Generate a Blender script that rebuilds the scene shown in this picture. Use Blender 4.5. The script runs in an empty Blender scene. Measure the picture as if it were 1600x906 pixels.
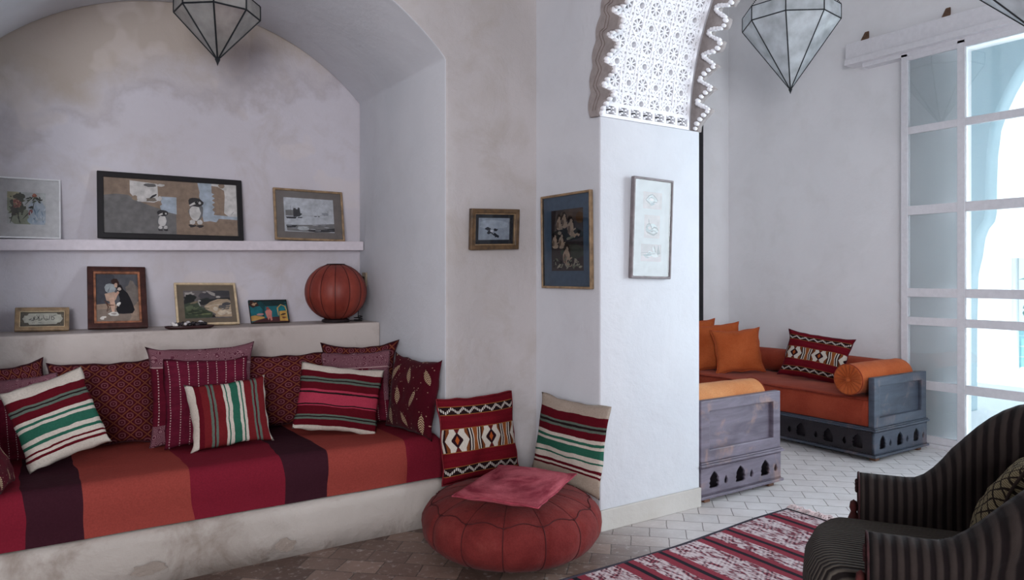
import bpy, bmesh, math, random
from mathutils import Vector, Matrix
C = bpy.context.scene
COL = C.collection
random.seed(7)
PI = math.pi

# ------------------------------------------------------------------ camera
F_PX, CX, HY, HC = 1121.0, 800.0, 430.0, 1.35
A = math.atan(740.0 / 1121.0)
SA, CA = math.sin(A), math.cos(A)
cam_d = bpy.data.cameras.new('camera'); cam = bpy.data.objects.new('camera', cam_d); COL.objects.link(cam)
cam.location = (0, 0, HC); cam.rotation_euler = (PI / 2, 0, -A)
cam_d.sensor_width = 36; cam_d.lens = 36 * F_PX / 1600; cam_d.shift_y = -(453 - HY) / 1600.0
cam_d.clip_start = 0.05; cam_d.clip_end = 200
C.camera = cam

# ------------------------------------------------------------------ light
C.view_settings.view_transform = 'Standard'; C.view_settings.look = 'None'
C.view_settings.gamma = 1; C.view_settings.use_curve_mapping = False
C.view_settings.exposure = 1.02
W = bpy.data.worlds.new('sky'); C.world = W; W.use_nodes = True
bg = W.node_tree.nodes['Background']; bg.inputs[0].default_value = (0.72, 0.86, 1.0, 1); bg.inputs[1].default_value = 1.0

def area(name, loc, target, sx, sy, power, col, spread=PI):
    d = bpy.data.lights.new(name, 'AREA'); d.shape = 'RECTANGLE'; d.size = sx; d.size_y = sy
    d.energy = power; d.color = col; d.spread = spread
    o = bpy.data.objects.new(name, d); COL.objects.link(o); o.location = loc
    o.rotation_euler = (Vector(target) - Vector(loc)).to_track_quat('-Z', 'Y').to_euler()
    return o
# daylight through the glazed opening on the courtyard side, and through the window behind the camera
area('courtyard_daylight', (6.02, 0.65, 1.75), (2.9, 1.6, 1.2), 2.6, 2.7, 140, (0.84, 0.93, 1.0))
area('rear_window_daylight', (-1.9, -2.85, 1.95), (1.4, 3.6, 1.15), 2.2, 2.0, 112, (0.97, 0.955, 1.0))
sun_d = bpy.data.lights.new('sun', 'SUN'); sun_d.energy = 5.0; sun_d.angle = 0.01; sun_d.color = (1, 0.97, 0.93)
sun = bpy.data.objects.new('sun', sun_d); COL.objects.link(sun); sun.location = (4, 0, 12)
sun.rotation_euler = Vector((0.42, 0.12, -0.9)).to_track_quat('-Z', 'Y').to_euler()

# ------------------------------------------------------------------ helpers
def ray(px, py):
    u = (px - CX) / F_PX; v = (HY - py) / F_PX
    return Vector((SA + CA * u, CA - SA * u, v))
def at(px, py, x=None, y=None, z=None):
    """point seen at pixel (px,py) on the plane x=, y= or z="""
    r = ray(px, py); o = Vector((0, 0, HC))
    t = (x / r.x) if x is not None else (y / r.y) if y is not None else ((z - HC) / r.z)
    return o + r * t
def px_per_m(px, fwd, t=(1, 0)):
    u = (px - CX) / F_PX
    Rt = CA * t[0] - SA * t[1]; Ft = SA * t[0] + CA * t[1]
    return abs(Rt - u * Ft) / fwd * F_PX

def tag(o, label=None, cat=None, group=None, kind=None):
    if label: o['label'] = label
    if cat: o['category'] = cat
    if group: o['group'] = group
    if kind: o['kind'] = kind
    return o
def empty(name, loc=(0, 0, 0), rz=0.0, label=None, cat=None, group=None, kind=None):
    o = bpy.data.objects.new(name, None); o.empty_display_size = 0.1; COL.objects.link(o)
    o.location = loc; o.rotation_euler = (0, 0, rz)
    return tag(o, label, cat, group, kind)
def link(name, me, mats, parent=None, smooth=False):
    o = bpy.data.objects.new(name, me); COL.objects.link(o)
    if not isinstance(mats, (list, tuple)): mats = [mats]
    for m in mats: me.materials.append(m)
    if smooth:
        for p in me.polygons: p.use_smooth = True
    if parent: o.parent = parent
    return o
def obj(name, bm, mats, parent=None, smooth=False, bevel=0, seg=2, sub=0, angle=None):
    me = bpy.data.meshes.new(name)
    bmesh.ops.recalc_face_normals(bm, faces=bm.faces)
    bm.to_mesh(me); bm.free()
    o = link(name, me, mats, parent, smooth)
    if bevel:
        b = o.modifiers.new('bevel', 'BEVEL'); b.width = bevel; b.segments = seg; b.limit_method = 'ANGLE'; b.angle_limit = math.radians(angle or 35)
    if sub:
        s = o.modifiers.new('sub', 'SUBSURF'); s.levels = sub; s.render_levels = sub
    return o
def mesh_obj(name, verts, faces, mats, parent=None, smooth=False, uv=None, recalc=True, sub=0, midx=None):
    me = bpy.data.meshes.new(name); me.from_pydata([tuple(v) for v in verts], [], faces)
    if recalc:
        bm = bmesh.new(); bm.from_mesh(me); bmesh.ops.recalc_face_normals(bm, faces=bm.faces); bm.to_mesh(me); bm.free()
    if midx:
        for p, k in zip(me.polygons, midx): p.material_index = k
    if uv:
        l = me.uv_layers.new(name='UVMap')
        for lp in me.loops: l.data[lp.index].uv = uv[lp.vertex_index]
    o = link(name, me, mats, parent, smooth)
    if sub:
        s = o.modifiers.new('sub', 'SUBSURF'); s.levels = sub; s.render_levels = sub
    return o
def box(bm, x0, x1, y0, y1, z0, z1, M=None):
    vs = [Vector((x, y, z)) for x in (x0, x1) for y in (y0, y1) for z in (z0, z1)]
    if M is not None: vs = [M @ v for v in vs]
    v = [bm.verts.new(p) for p in vs]
    for f in ((0, 1, 3, 2), (4, 6, 7, 5), (0, 4, 5, 1), (2, 3, 7, 6), (0, 2, 6, 4), (1, 5, 7, 3)):
        bm.faces.new([v[i] for i in f])
def tube(bm, pts, r, n=8, closed=False, caps=True):
    pts = [Vector(p) for p in pts]; rings = []
    N = len(pts); up = None
    for i, p in enumerate(pts):
        if closed: d = pts[(i + 1) % N] - pts[i - 1]
        else: d = pts[min(i + 1, N - 1)] - pts[max(i - 1, 0)]
        d.normalize()
        if up is None: up = Vector((0, 0, 1)) if abs(d.z) < .9 else Vector((1, 0, 0))
        a = d.cross(up)
        if a.length < 1e-6: a = d.orthogonal()
        a.normalize(); b = a.cross(d).normalized(); up = b
        rr = r[i] if isinstance(r, (list, tuple)) else r
        rings.append([bm.verts.new(p + (a * math.cos(2 * PI * k / n) + b * math.sin(2 * PI * k / n)) * rr) for k in range(n)])
    M = N if closed else N - 1
    for i in range(M):
        A_, B_ = rings[i], rings[(i + 1) % N]
        for k in range(n):
            bm.faces.new((A_[k], A_[(k + 1) % n], B_[(k + 1) % n], B_[k]))
    if caps and not closed:
        bm.faces.new(rings[0][::-1]); bm.faces.new(rings[-1])
def lathe(bm, prof, n=32, c=(0, 0, 0)):
    c = Vector(c); rings = []
    for r, z in prof:
        if r < 1e-5: rings.append([bm.verts.new(c + Vector((0, 0, z)))])
        else: rings.append([bm.verts.new(c + Vector((r * math.cos(2 * PI * k / n), r * math.sin(2 * PI * k / n), z))) for k in range(n)])
    for a, b in zip(rings, rings[1:]):
        for k in range(n):
            k2 = (k + 1) % n
            if len(a) == 1: bm.faces.new((a[0], b[k], b[k2]))
            elif len(b) == 1: bm.faces.new((a[k], a[k2], b[0]))
            else: bm.faces.new((a[k], a[k2], b[k2], b[k]))
def ball(bm, c, r, n=8, sq=(1, 1, 1)):
    m = Matrix.Translation(c) @ Matrix.Diagonal((r * sq[0], r * sq[1], r * sq[2], 1))
    bmesh.ops.create_uvsphere(bm, u_segments=n, v_segments=max(4, n // 2 + 1), radius=1, matrix=m)
def plate(name, loops, thick, M, mats, parent=None, bevel=0.0):
    """flat board from 2-D loops (outer first, then holes), thickness along local +z, placed by matrix M"""
    cu = bpy.data.curves.new('t', 'CURVE'); cu.dimensions = '2D'; cu.fill_mode = 'BOTH'; cu.extrude = thick / 2
    for lp in loops:
        s = cu.splines.new('POLY'); s.points.add(len(lp) - 1)
        for p, q in zip(s.points, lp): p.co = (q[0], q[1], 0, 1)
        s.use_cyclic_u = True
    t = bpy.data.objects.new('t', cu); COL.objects.link(t); bpy.context.view_layer.update()
    me = bpy.data.meshes.new_from_object(t); bpy.data.objects.remove(t); bpy.data.curves.remove(cu)
    bm = bmesh.new(); bm.from_mesh(me); bpy.data.meshes.remove(me)
    bmesh.ops.remove_doubles(bm, verts=bm.verts, dist=1e-5)
    bmesh.ops.transform(bm, matrix=M @ Matrix.Translation((0, 0, thick / 2)), verts=bm.verts)
    return obj(name, bm, mats, parent, bevel=bevel)
# plane frames: local (a,b,c) -> world
MX = lambda x: Matrix(((0, 0, 1, x), (1, 0, 0, 0), (0, 1, 0, 0), (0, 0, 0, 1)))   # a=y b=z, thickness +x
MY = lambda y: Matrix(((1, 0, 0, 0), (0, 0, 1, y), (0, 1, 0, 0), (0, 0, 0, 1)))   # a=x b=z, thickness +y
def noise3(p, s=1.0, seed=0):
    from mathutils import noise
    return noise.noise(Vector(p) * s + Vector((seed * 7.3, seed * 3.1, seed * 1.7)))

# ------------------------------------------------------------------ materials
def lin(c):
    f = lambda v: (v / 12.92) if v <= 0.04045 else ((v + 0.055) / 1.055) ** 2.4
    return tuple(f(x / 255.0) for x in c[:3]) + (1,)
class S:
    def __init__(s, nt, k): s.nt, s.k = nt, k
    def _m(s, op, b=None, c=None, clamp=False):
        n = s.nt.nodes.new('ShaderNodeMath'); n.operation = op; n.use_clamp = clamp
        s.nt.links.new(s.k, n.inputs[0])
        for i, v in ((1, b), (2, c)):
            if v is None: continue
            if isinstance(v, S): s.nt.links.new(v.k, n.inputs[i])
            else: n.inputs[i].default_value = v
        return S(s.nt, n.outputs[0])
    def __add__(s, b): return s._m('ADD', b)
    def __sub__(s, b): return s._m('SUBTRACT', b)
    def __mul__(s, b): return s._m('MULTIPLY', b)
    def __truediv__(s, b): return s._m('DIVIDE', b)
    def fract(s): return s._m('FRACT')
    def floor(s): return s._m('FLOOR')
    def abs(s): return s._m('ABSOLUTE')
    def sin(s): return s._m('SINE')
    def sqrt(s): return s._m('SQRT')
    def mod(s, b): return s._m('MODULO', b)
    def lt(s, b): return s._m('LESS_THAN', b)
    def gt(s, b): return s._m('GREATER_THAN', b)
    def max(s, b): return s._m('MAXIMUM', b)
    def min(s, b): return s._m('MINIMUM', b)
    def clamp(s): return s._m('ADD', 0.0, clamp=True)
    def tri(s): return (s.fract() - 0.5).abs() * 2.0          # 1..0..1
class Mat:
    def __init__(s, name, rough=0.8, spec=0.3, sheen=0.0):
        m = bpy.data.materials.new(name); m.use_nodes = True; s.m = m; s.nt = m.node_tree
        s.b = s.nt.nodes['Principled BSDF']; s.b.inputs['Roughness'].default_value = rough
        s.b.inputs['Specular IOR Level'].default_value = spec
        if sheen: s.b.inputs['Sheen Weight'].default_value = sheen
        s._h = None
    def new(s, t): return s.nt.nodes.new(t)
    def coord(s, kind='Object'):
        n = s.new('ShaderNodeTexCoord'); return n.outputs[kind]
    def xyz(s, kind='Object', src=None):
        n = s.new('ShaderNodeSeparateXYZ'); s.nt.links.new(src or s.coord(kind), n.inputs[0])
        return [S(s.nt, n.outputs[i]) for i in range(3)]
    def noise(s, scale=5, detail=4, rough=0.55, src=None, kind='Object', stretch=None, dist=0.0):
        n = s.new('ShaderNodeTexNoise'); n.inputs['Scale'].default_value = scale; n.inputs['Detail'].default_value = detail
        n.inputs['Roughness'].default_value = rough; n.inputs['Distortion'].default_value = dist
        c = src or s.coord(kind)
        if stretch:
            mp = s.new('ShaderNodeMapping'); mp.inputs['Scale'].default_value = stretch; s.nt.links.new(c, mp.inputs[0]); c = mp.outputs[0]
        s.nt.links.new(c, n.inputs['Vector']); return S(s.nt, n.outputs['Fac'])
    def voro(s, scale=5, src=None, kind='Object', feature='F1'):
        n = s.new('ShaderNodeTexVoronoi'); n.feature = feature; n.inputs['Scale'].default_value = scale
        s.nt.links.new(src or s.coord(kind), n.inputs['Vector']); return S(s.nt, n.outputs['Distance'])
    def ramp(s, fac, stops, interp='CONSTANT', srgb=True):
        n = s.new('ShaderNodeValToRGB'); r = n.color_ramp; r.interpolation = interp
        while len(r.elements) > 1: r.elements.remove(r.elements[-1])
        for i, (p, c) in enumerate(stops):
            e = r.elements[0] if i == 0 else r.elements.new(p)
            e.position = p; e.color = lin(c) if srgb else tuple(c) + (1,)
        s.nt.links.new(fac.k, n.inputs[0]); return n.outputs[0]
    def mix(s, fac, a, b, mode='MIX'):
        n = s.new('ShaderNodeMix'); n.data_type = 'RGBA'; n.blend_type = mode
        ins = [i for i in n.inputs if i.type == 'RGBA']
        f = n.inputs[0]
        if isinstance(fac, S): s.nt.links.new(fac.k, f)
        else: f.default_value = fac
        for i, v in zip(ins, (a, b)):
            if isinstance(v, tuple): i.default_value = lin(v)
            else: s.nt.links.new(v, i)
        return [o for o in n.outputs if o.type == 'RGBA'][0]
    def col(s, c):
        if isinstance(c, tuple): s.b.inputs['Base Color'].default_value = lin(c)
        else: s.nt.links.new(c, s.b.inputs['Base Color'])
    def bump(s, h, strength=0.3, dist=0.01):
        n = s.new('ShaderNodeBump'); n.inputs['Strength'].default_value = strength; n.inputs['Distance'].default_value = dist
        s.nt.links.new(h.k, n.inputs['Height'])
        if s._h: s.nt.links.new(s._h, n.inputs['Normal'])
        s.nt.links.new(n.outputs[0], s.b.inputs['Normal']); s._h = n.outputs[0]
_cache = {}
def paint(rgb, rough=0.6, vary=0.12, spec=0.3, scale=30):
    key = (rgb, rough, vary)
    if key in _cache: return _cache[key]
    m = Mat('paint_%02x%02x%02x' % tuple(int(c) for c in rgb), rough, spec)
    n = m.noise(scale, 5)
    dk = tuple(max(0, c * (1 - vary)) for c in rgb); lt = tuple(min(255, c * (1 + vary)) for c in rgb)
    m.col(m.ramp(n, [(0.3, dk), (0.7, lt)], 'LINEAR')); m.bump(n, 0.15, 0.002)
    _cache[key] = m.m; return m.m
def plaster(name, c1, c2, c3, stain=0.35, bs=0.5, rough=0.75, spec=0.2, tan=False):
    m = Mat(name, rough, spec)
    n1 = m.noise(0.9, 6, 0.6, dist=0.6); n2 = m.noise(3.5, 8, 0.62, dist=0.4); n3 = m.noise(45, 4)
    base = m.ramp(n1, [(0.35, c1), (0.62, c2)], 'LINEAR')
    st = m.ramp(n2, [(0.5, (0, 0, 0)), (0.72, (255, 255, 255))], 'LINEAR')
    mm = m.new('ShaderNodeMath'); mm.operation = 'MULTIPLY'; mm.inputs[1].default_value = stain; m.nt.links.new(st, mm.inputs[0])
    c = m.mix(S(m.nt, mm.outputs[0]), base, c3)
    if tan:      # old ragged-edged stain, also painting in dimmer light at the wall's top left, plus a few patched areas
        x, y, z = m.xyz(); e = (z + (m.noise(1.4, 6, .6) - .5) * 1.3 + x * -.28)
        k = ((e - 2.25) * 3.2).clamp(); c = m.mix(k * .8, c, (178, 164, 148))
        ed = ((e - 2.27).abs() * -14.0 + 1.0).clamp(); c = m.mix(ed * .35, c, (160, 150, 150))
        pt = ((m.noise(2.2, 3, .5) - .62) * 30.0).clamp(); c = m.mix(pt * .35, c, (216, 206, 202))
    m.col(c)
    h = n2 * 1.2 + n3 * 0.12 + m.noise(9, 5) * 0.6
    m.bump(h, bs, 0.02)
    return m.m
def fabric(name, colfn, weave=260, rough=0.92, sheen=0.0, bs=0.35, uv=False, wr=0.5):
    m = Mat(name, rough, 0.08, sheen * .12); c = colfn(m)
    x, y, z = m.xyz('UV' if uv else 'Object')
    k = 90 if uv else weave
    if uv: w = (x * k * 2 * PI).sin() * (y * k * 2 * PI).sin()
    else: w = ((x + y * 0.3) * weave * 6.28).sin() * ((z + y) * weave * 6.28).sin()
    n = m.noise(7, 4, 0.6); f = m.noise(150, 2)
    if isinstance(c, tuple): c = m.mix(0.0, c, c)
    c = m.mix((f * 1.0)._m('MULTIPLY_ADD', 0.55, 0.0), c, m.mix(1.0, c, (150, 140, 140), 'MULTIPLY'))
    m.col(c)
    m.bump(w * 0.05 + f * 0.25, bs, 0.004); m.bump(n, wr, 0.02)
    return m.m
# ================================================================== STRUCTURE
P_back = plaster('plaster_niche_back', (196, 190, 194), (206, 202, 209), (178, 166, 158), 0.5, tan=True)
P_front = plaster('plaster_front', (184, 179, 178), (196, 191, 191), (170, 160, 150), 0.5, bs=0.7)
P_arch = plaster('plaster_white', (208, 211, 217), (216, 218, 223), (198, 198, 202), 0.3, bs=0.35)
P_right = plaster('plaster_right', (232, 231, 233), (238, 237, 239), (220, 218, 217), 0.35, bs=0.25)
P_plinth = plaster('tadelakt_plinth', (158, 148, 140), (184, 176, 169), (118, 102, 90), 0.9, bs=0.6, rough=0.5)
P_ledge = plaster('tadelakt_ledge', (176, 164, 158), (196, 186, 180), (140, 124, 114), 0.8, bs=0.4, rough=0.45)
P_skirt = plaster('skirting', (186, 181, 175), (196, 192, 187), (184, 178, 170), 0.5, bs=0.3)
P_out = plaster('outdoor_white', (236, 238, 240), (240, 242, 244), (228, 230, 232), 0.2)
M_white = paint((226, 224, 228), 0.5, 0.02)

def floor_material():
    m = Mat('terracotta_tiles', 0.42, 0.45)
    mp = m.new('ShaderNodeMapping'); mp.inputs['Rotation'].default_value = (0, 0, math.radians(43))
    m.nt.links.new(m.coord('Object'), mp.inputs[0])
    w = m.new('ShaderNodeTexNoise'); w.inputs['Scale'].default_value = 6
    m.nt.links.new(mp.outputs[0], w.inputs['Vector'])
    vm = m.new('ShaderNodeVectorMath'); vm.operation = 'MULTIPLY_ADD'
    m.nt.links.new(w.outputs['Color'], vm.inputs[0]); vm.inputs[1].default_value = (0.02, 0.02, 0); m.nt.links.new(mp.outputs[0], vm.inputs[2])
    def brick(mortar, sm, c1=(98, 78, 70), c2=(160, 138, 126), cm=(92, 82, 76)):
        b = m.new('ShaderNodeTexBrick'); b.inputs['Scale'].default_value = 1
        b.inputs['Brick Width'].default_value = 0.19; b.inputs['Row Height'].default_value = 0.135
        b.inputs['Mortar Size'].default_value = mortar; b.inputs['Mortar Smooth'].default_value = sm; b.offset = 0.5
        b.inputs['Color1'].default_value = lin(c1); b.inputs['Color2'].default_value = lin(c2); b.inputs['Mortar'].default_value = lin(cm)
        m.nt.links.new(vm.outputs[0], b.inputs['Vector']); return b
    b = brick(0.0028, 0.25)
    n = m.noise(9, 7, 0.65); n2 = m.noise(1.3, 3); n3 = m.noise(30, 6, 0.7)
    c = m.mix(0.6, b.outputs['Color'], m.ramp(n, [(0.25, (150, 128, 118)), (0.5, (205, 196, 190)), (0.75, (236, 230, 228))], 'LINEAR'), 'MULTIPLY')
    c = m.mix((n3 - 0.55)._m('MULTIPLY', 3.0, clamp=True), c, (214, 208, 204))
    x, y, z = m.xyz()
    lit_mask = ((x - 2.15) * 0.8 + (n2 - 0.5) * 1.2)._m('ADD', 0.0, clamp=True)      # window gloss and light falloff put into the colour: paler towards the courtyard room
    c2 = m.mix(0.88, b.outputs['Color'], (244, 242, 243))
    c2 = m.mix(S(m.nt, b.outputs['Fac']), c2, (138, 130, 126))
    c2 = m.mix(0.35, c2, m.ramp(n, [(0.3, (190, 182, 178)), (0.7, (255, 255, 255))], 'LINEAR'), 'MULTIPLY')
    m.col(m.mix(lit_mask, c, c2))
    h = (S(m.nt, b.outputs['Fac']) * -1.0) + n * 0.5 + m.noise(40, 3) * 0.1
    m.bump(h, 0.55, 0.008)
    r = (n * 0.35) + 0.28; m.nt.links.new(r.k, m.b.inputs['Roughness'])
    return m.m
bm = bmesh.new(); box(bm, -3.2, 6.2, -3.2, 5.1, -0.12, 0)
tag(obj('floor', bm, floor_material()), kind='structure')
bm = bmesh.new(); box(bm, -3.2, 7.7, -3.2, 5.15, 4.2, 4.35)
tag(obj('ceiling', bm, P_front), kind='structure')

# niche wall: front wall of the left room pierced by the barrel-vaulted alcove (side walls + vault)
X0, X1, ZS, R_V = -0.26, 1.862, 2.539, 1.451
cxv = (X0 + X1) / 2; zc = 3.0 - R_V
half = (X1 - X0) / 2; th0 = math.asin(half / R_V)
arc = [(cxv + R_V * math.sin(th0 - 2 * th0 * k / 40), zc + R_V * math.cos(th0 - 2 * th0 * k / 40)) for k in range(41)]
Y1 = 3.48; YB = 4.75
loop = [(-3.2, 0), (X0, 0), (X0, arc[-1][1])] + arc[::-1][1:-1] + [(X1, arc[0][1]), (X1, 0), (2.6, 0), (2.6, 4.25), (-3.2, 4.25)]
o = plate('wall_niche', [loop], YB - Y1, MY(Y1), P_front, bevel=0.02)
tag(o, kind='structure')
# side walls and vault share the block; their paler, cooler tone is the light on them put into the colour
o.data.materials.append(P_arch)
for p in o.data.polygons:
    c = p.center
    if abs(c.x - X1) < 0.01 or abs(c.x - X0) < 0.01 or (X0 < c.x < X1 and 2.4 < c.z < 3.05 and abs(p.normal.y) < .2): p.material_index = 1
bm = bmesh.new(); box(bm, -3.2, 3.0, YB, YB + 0.2, 0, 4.3)
tag(obj('wall_back', bm, P_back), kind='structure')
bm = bmesh.new(); box(bm, -3.4, -3.2, -3.2, 5, 0, 4.3)
tag(obj('wall_left', bm, P_front), kind='structure')
# wall behind the camera, with its window opening
o = plate('wall_rear', [[(-3.2, 0), (6.2, 0), (6.2, 4.3), (-3.2, 4.3)], [(-3.0, 0.9), (-3.0, 3.0), (-.7, 3.0), (-.7, 0.9)]], 0.2, MY(-3.2), P_front)
tag(o, kind='structure')

# ---- thick wall with the carved-plaster arch between the two rooms
XA, XB = 2.47, 3.23
AY, AR, AZ = 1.35, 1.55, 2.19
RS = AR + 0.045
arcp = [(AY + RS * math.cos(PI * k / 48), AZ + RS * math.sin(PI * k / 48)) for k in range(49)]
loop = [(3.6, 0), (3.6, 4.25), (-3.2, 4.25), (-3.2, 0), (AY - AR, 0), (AY - AR, AZ)] + arcp[::-1] + [(AY + AR, AZ), (AY + AR, 0)]
tag(plate('wall_arch', [loop], XB - XA, MX(XA), P_arch, bevel=0.008), kind='structure')
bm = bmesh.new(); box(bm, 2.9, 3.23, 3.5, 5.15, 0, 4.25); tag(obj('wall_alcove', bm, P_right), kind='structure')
def soff(theta, x, r):
    return Vector((x, AY + r * math.cos(theta), AZ + r * math.sin(theta)))
M_lace = paint((240, 240, 244), 0.7, 0.015)
M_carve = paint((158, 150, 148), 0.85, 0.06)
lace = empty('carved_arch_lining', (XA, AY + AR, AZ), 0, 'white pierced plaster lacework lining the scalloped arch above the pillar', 'arch ornament')
def rel(bm):
    bmesh.ops.translate(bm, verts=bm.verts, vec=-Vector((XA, AY + AR, AZ)))
    return bm
# pierced lattice
bm = bmesh.new(); rnd = random.Random(3)
a_t = 0.20; x_lo, x_hi = XA + 0.035, XA + 0.66; s_hi = 2.3
def strip(p, q, w, jit):
    p = Vector(p); q = Vector(q)
    # clip to the band
    for k, lo, hi in ((0, x_lo, x_hi), (1, 0.075, s_hi)):
        for (m_, n_) in ((0, 1), (1, 0)):
            P_, Q_ = (p, q) if m_ == 0 else (q, p)
            for lim, sgn in ((lo, 1), (hi, -1)):
                if (P_[k] - lim) * sgn < 0:
                    if (Q_[k] - lim) * sgn <= 0: return
                    t = (lim - P_[k]) / (Q_[k] - P_[k]); P_ += (Q_ - P_) * t
            if m_ == 0: p, q = P_, Q_
            else: q, p = P_, Q_
    d = q - p
    if d.length < 0.008: return
    n_ = Vector((-d.y, d.x)).normalized() * (w / 2)
    vs = []
    for c in (p - n_, q - n_, q + n_, p + n_):
        th = c.y / AR
        vs.append((soff(th, c.x, AR + 0.002 + jit), soff(th, c.x, RS)))
    f = [bm.verts.new(v[0]) for v in vs]; b_ = [bm.verts.new(v[1]) for v in vs]
    bm.faces.new(f[::-1])
    for k in range(4): bm.faces.new((f[k], f[(k + 1) % 4], b_[(k + 1) % 4], b_[k]))
for i in range(-1, 6):
    for j in range(-1, int(s_hi / a_t) + 2):
        for ox, oy, rr, st, w in ((0, 0, .50, 3, .0105), (.5, .5, .50, 3, .0105), (0, 0, .20, 4, .0075), (.5, .5, .20, 4, .0075), (.5, 0, .25, 3, .0075), (0, .5, .25, 3, .0075), (.5, 0, .30, 1, .0075), (0, .5, .30, 1, .0075)):
            cx_, cy_ = x_lo + (i + ox + .3) * a_t, (j + oy) * a_t
            V = [(cx_ + rr * a_t * math.cos(PI / 8 + k * PI / 4), cy_ + rr * a_t * math.sin(PI / 8 + k * PI / 4)) for k in range(8)]
            for k in range(8):
                strip(V[k], V[(k + st) % 8], w, rnd.uniform(-.0012, .0012))
obj('pierced_lattice', rel(bm), M_lace, lace).location = (0, 0, 0)
M_shade_dirt = paint((104, 98, 90), .95, .12)  # dark liner: shade and dirt of the lace holes put into its colour
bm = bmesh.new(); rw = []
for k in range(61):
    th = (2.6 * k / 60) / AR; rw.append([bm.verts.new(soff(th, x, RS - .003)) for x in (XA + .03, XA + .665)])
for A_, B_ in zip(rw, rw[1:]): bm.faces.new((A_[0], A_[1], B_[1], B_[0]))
obj('recess_shade_dirt', rel(bm), M_shade_dirt, lace)
# margins, bottom border with small crosses
bm = bmesh.new()
def band(x0, x1, s0, s1, r0=AR, r1=RS, n=None):
    n = n or max(1, int((s1 - s0) / 0.06)); rows = []
    for k in range(n + 1):
        th = (s0 + (s1 - s0) * k / n) / AR
        rows.append([bm.verts.new(soff(th, x, r)) for x, r in ((x0, r0), (x1, r0), (x1, r1), (x0, r1))])
    for A_, B_ in zip(rows, rows[1:]):
        for k in range(4): bm.faces.new((A_[k], A_[(k + 1) % 4], B_[(k + 1) % 4], B_[k]))
    bm.faces.new(rows[0]); bm.faces.new(rows[-1])
band(XA + .001, x_lo + .004, 0, s_hi + .6); band(x_hi - .004, x_hi + .012, .0, s_hi + .6)
band(x_lo, x_hi, 0, .018); band(x_lo, x_hi, .062, .082)
for k in range(7):
    c = x_lo + (k + .5) * (x_hi - x_lo) / 7
    band(c - .045 - .012, c - .045 + .006, .016, .066, n=1)
    for sg in (-1, 1):
        for q in range(5):
            xx = c + sg * (q - 2) * .013; band(xx - .006, xx + .006, .021 + q * .0085, .030 + q * .0085, n=1)
band(x_lo, x_hi, s_hi, s_hi + .6)
obj('border', rel(bm), M_lace, lace)
# scalloped plates on both faces of the wall
def zig(n_cusp, period, amp, rng):
    out = [(0.0, AR + .004)]
    s = 0.03
    for k in range(n_cusp):
        if k < 3:
            prof = [(0.0, 0), (.18, .18), (.34, .45), (.5, .75), (.6, 1.0), (.72, .8), (.86, .35)]
        else:
            prof = [(0.0, 0), (.12, .05), (.2, .5), (.26, .9), (.5, 1.0), (.72, 1.0), (.8, .55), (.9, .1)]
        for t, d in prof:
            out.append((s + t * period, AR - amp * d * (1.0 + .05 * rng.uniform(-1, 1))))
        s += period
    out.append((s, AR))
    return out
zn = zig(18, 0.128, 0.095, random.Random(5)); zf = zig(18, 0.132, 0.10, random.Random(6))
def sweep_plate(name, prof, x0, x1, outer, mat):
    inn = [(AY + r * math.cos(s / AR), AZ + r * math.sin(s / AR)) for s, r in prof]
    out = [(AY + r * math.cos(s / AR), AZ + r * math.sin(s / AR)) for s, r in outer]
    me = plate(name, [inn + out[::-1]], x1 - x0, Matrix.Translation(-Vector((XA, AY + AR, AZ))) @ MX(x0), mat, lace)
    return me
L = zn[-1][0]
outer = [(L * k / 150, AR + .060 + .018 * abs(math.sin(PI * L * k / 150 / .128))) for k in range(151)]
sweep_plate('scalloped_edge', zn, XA - .018, XA + .02, outer, M_carve)
L2 = zf[-1][0]
outer2 = [(L2 * k / 60, AR + .08) for k in range(61)]
sweep_plate('scalloped_edge', zf, XB - .03, XB + .02, outer2, M_carve)
bm = bmesh.new()
def beads(prof, x, r):
    P_ = [soff(s / AR, x, rr) for s, rr in prof]
    for p, q in zip(P_, P_[1:]):
        n = max(1, int((q - p).length / .019))
        for k in range(n):
            c = p.lerp(q, (k + .5) / n)
            ball(bm, c, r * rnd.uniform(.85, 1.2), 6, (1.7, 1, 1.15))
beads(zf, XB - .035, .011)
obj('bead_edge', rel(bm), M_lace, lace, smooth=True)
bm = bmesh.new()
P_ = [soff(s / AR, XA + .012, rr) for s, rr in zn]
for p, q in zip(P_, P_[1:]):
    n = max(1, int((q - p).length / .03))
    for k in range(n): ball(bm, p.lerp(q, (k + .5) / n), .015, 6, (1.3, 1, 1))
obj('bead_edge', rel(bm), M_lace, lace, smooth=True)
bm = bmesh.new()
for off in (.026, .05):
    pts = [soff(s / AR, XA - .018, AR + off - .01 - (AR - r) * .35) for s, r in zn[1:]]
    tube(bm, pts, .003, 5)
obj('incised_line', rel(bm), paint((128, 116, 112), .9, .1), lace)

# skirting on the pillar
bm = bmesh.new(); box(bm, XA - 0.006, XB - .002, 2.884, 2.9, 0, 0.112)
tag(obj('baseboard_pillar', bm, P_skirt, bevel=0.004), kind='structure')

# ---- right room
bm = bmesh.new(); box(bm, XB, 6.2, 4.95, 5.15, 0, 4.3); tag(obj('wall_right_back', bm, P_right), kind='structure')
# courtyard wall with the tall rectangular opening
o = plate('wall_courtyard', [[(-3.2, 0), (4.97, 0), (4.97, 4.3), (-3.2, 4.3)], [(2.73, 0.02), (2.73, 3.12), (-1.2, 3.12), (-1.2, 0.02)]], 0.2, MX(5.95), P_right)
tag(o, kind='structure')

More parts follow.
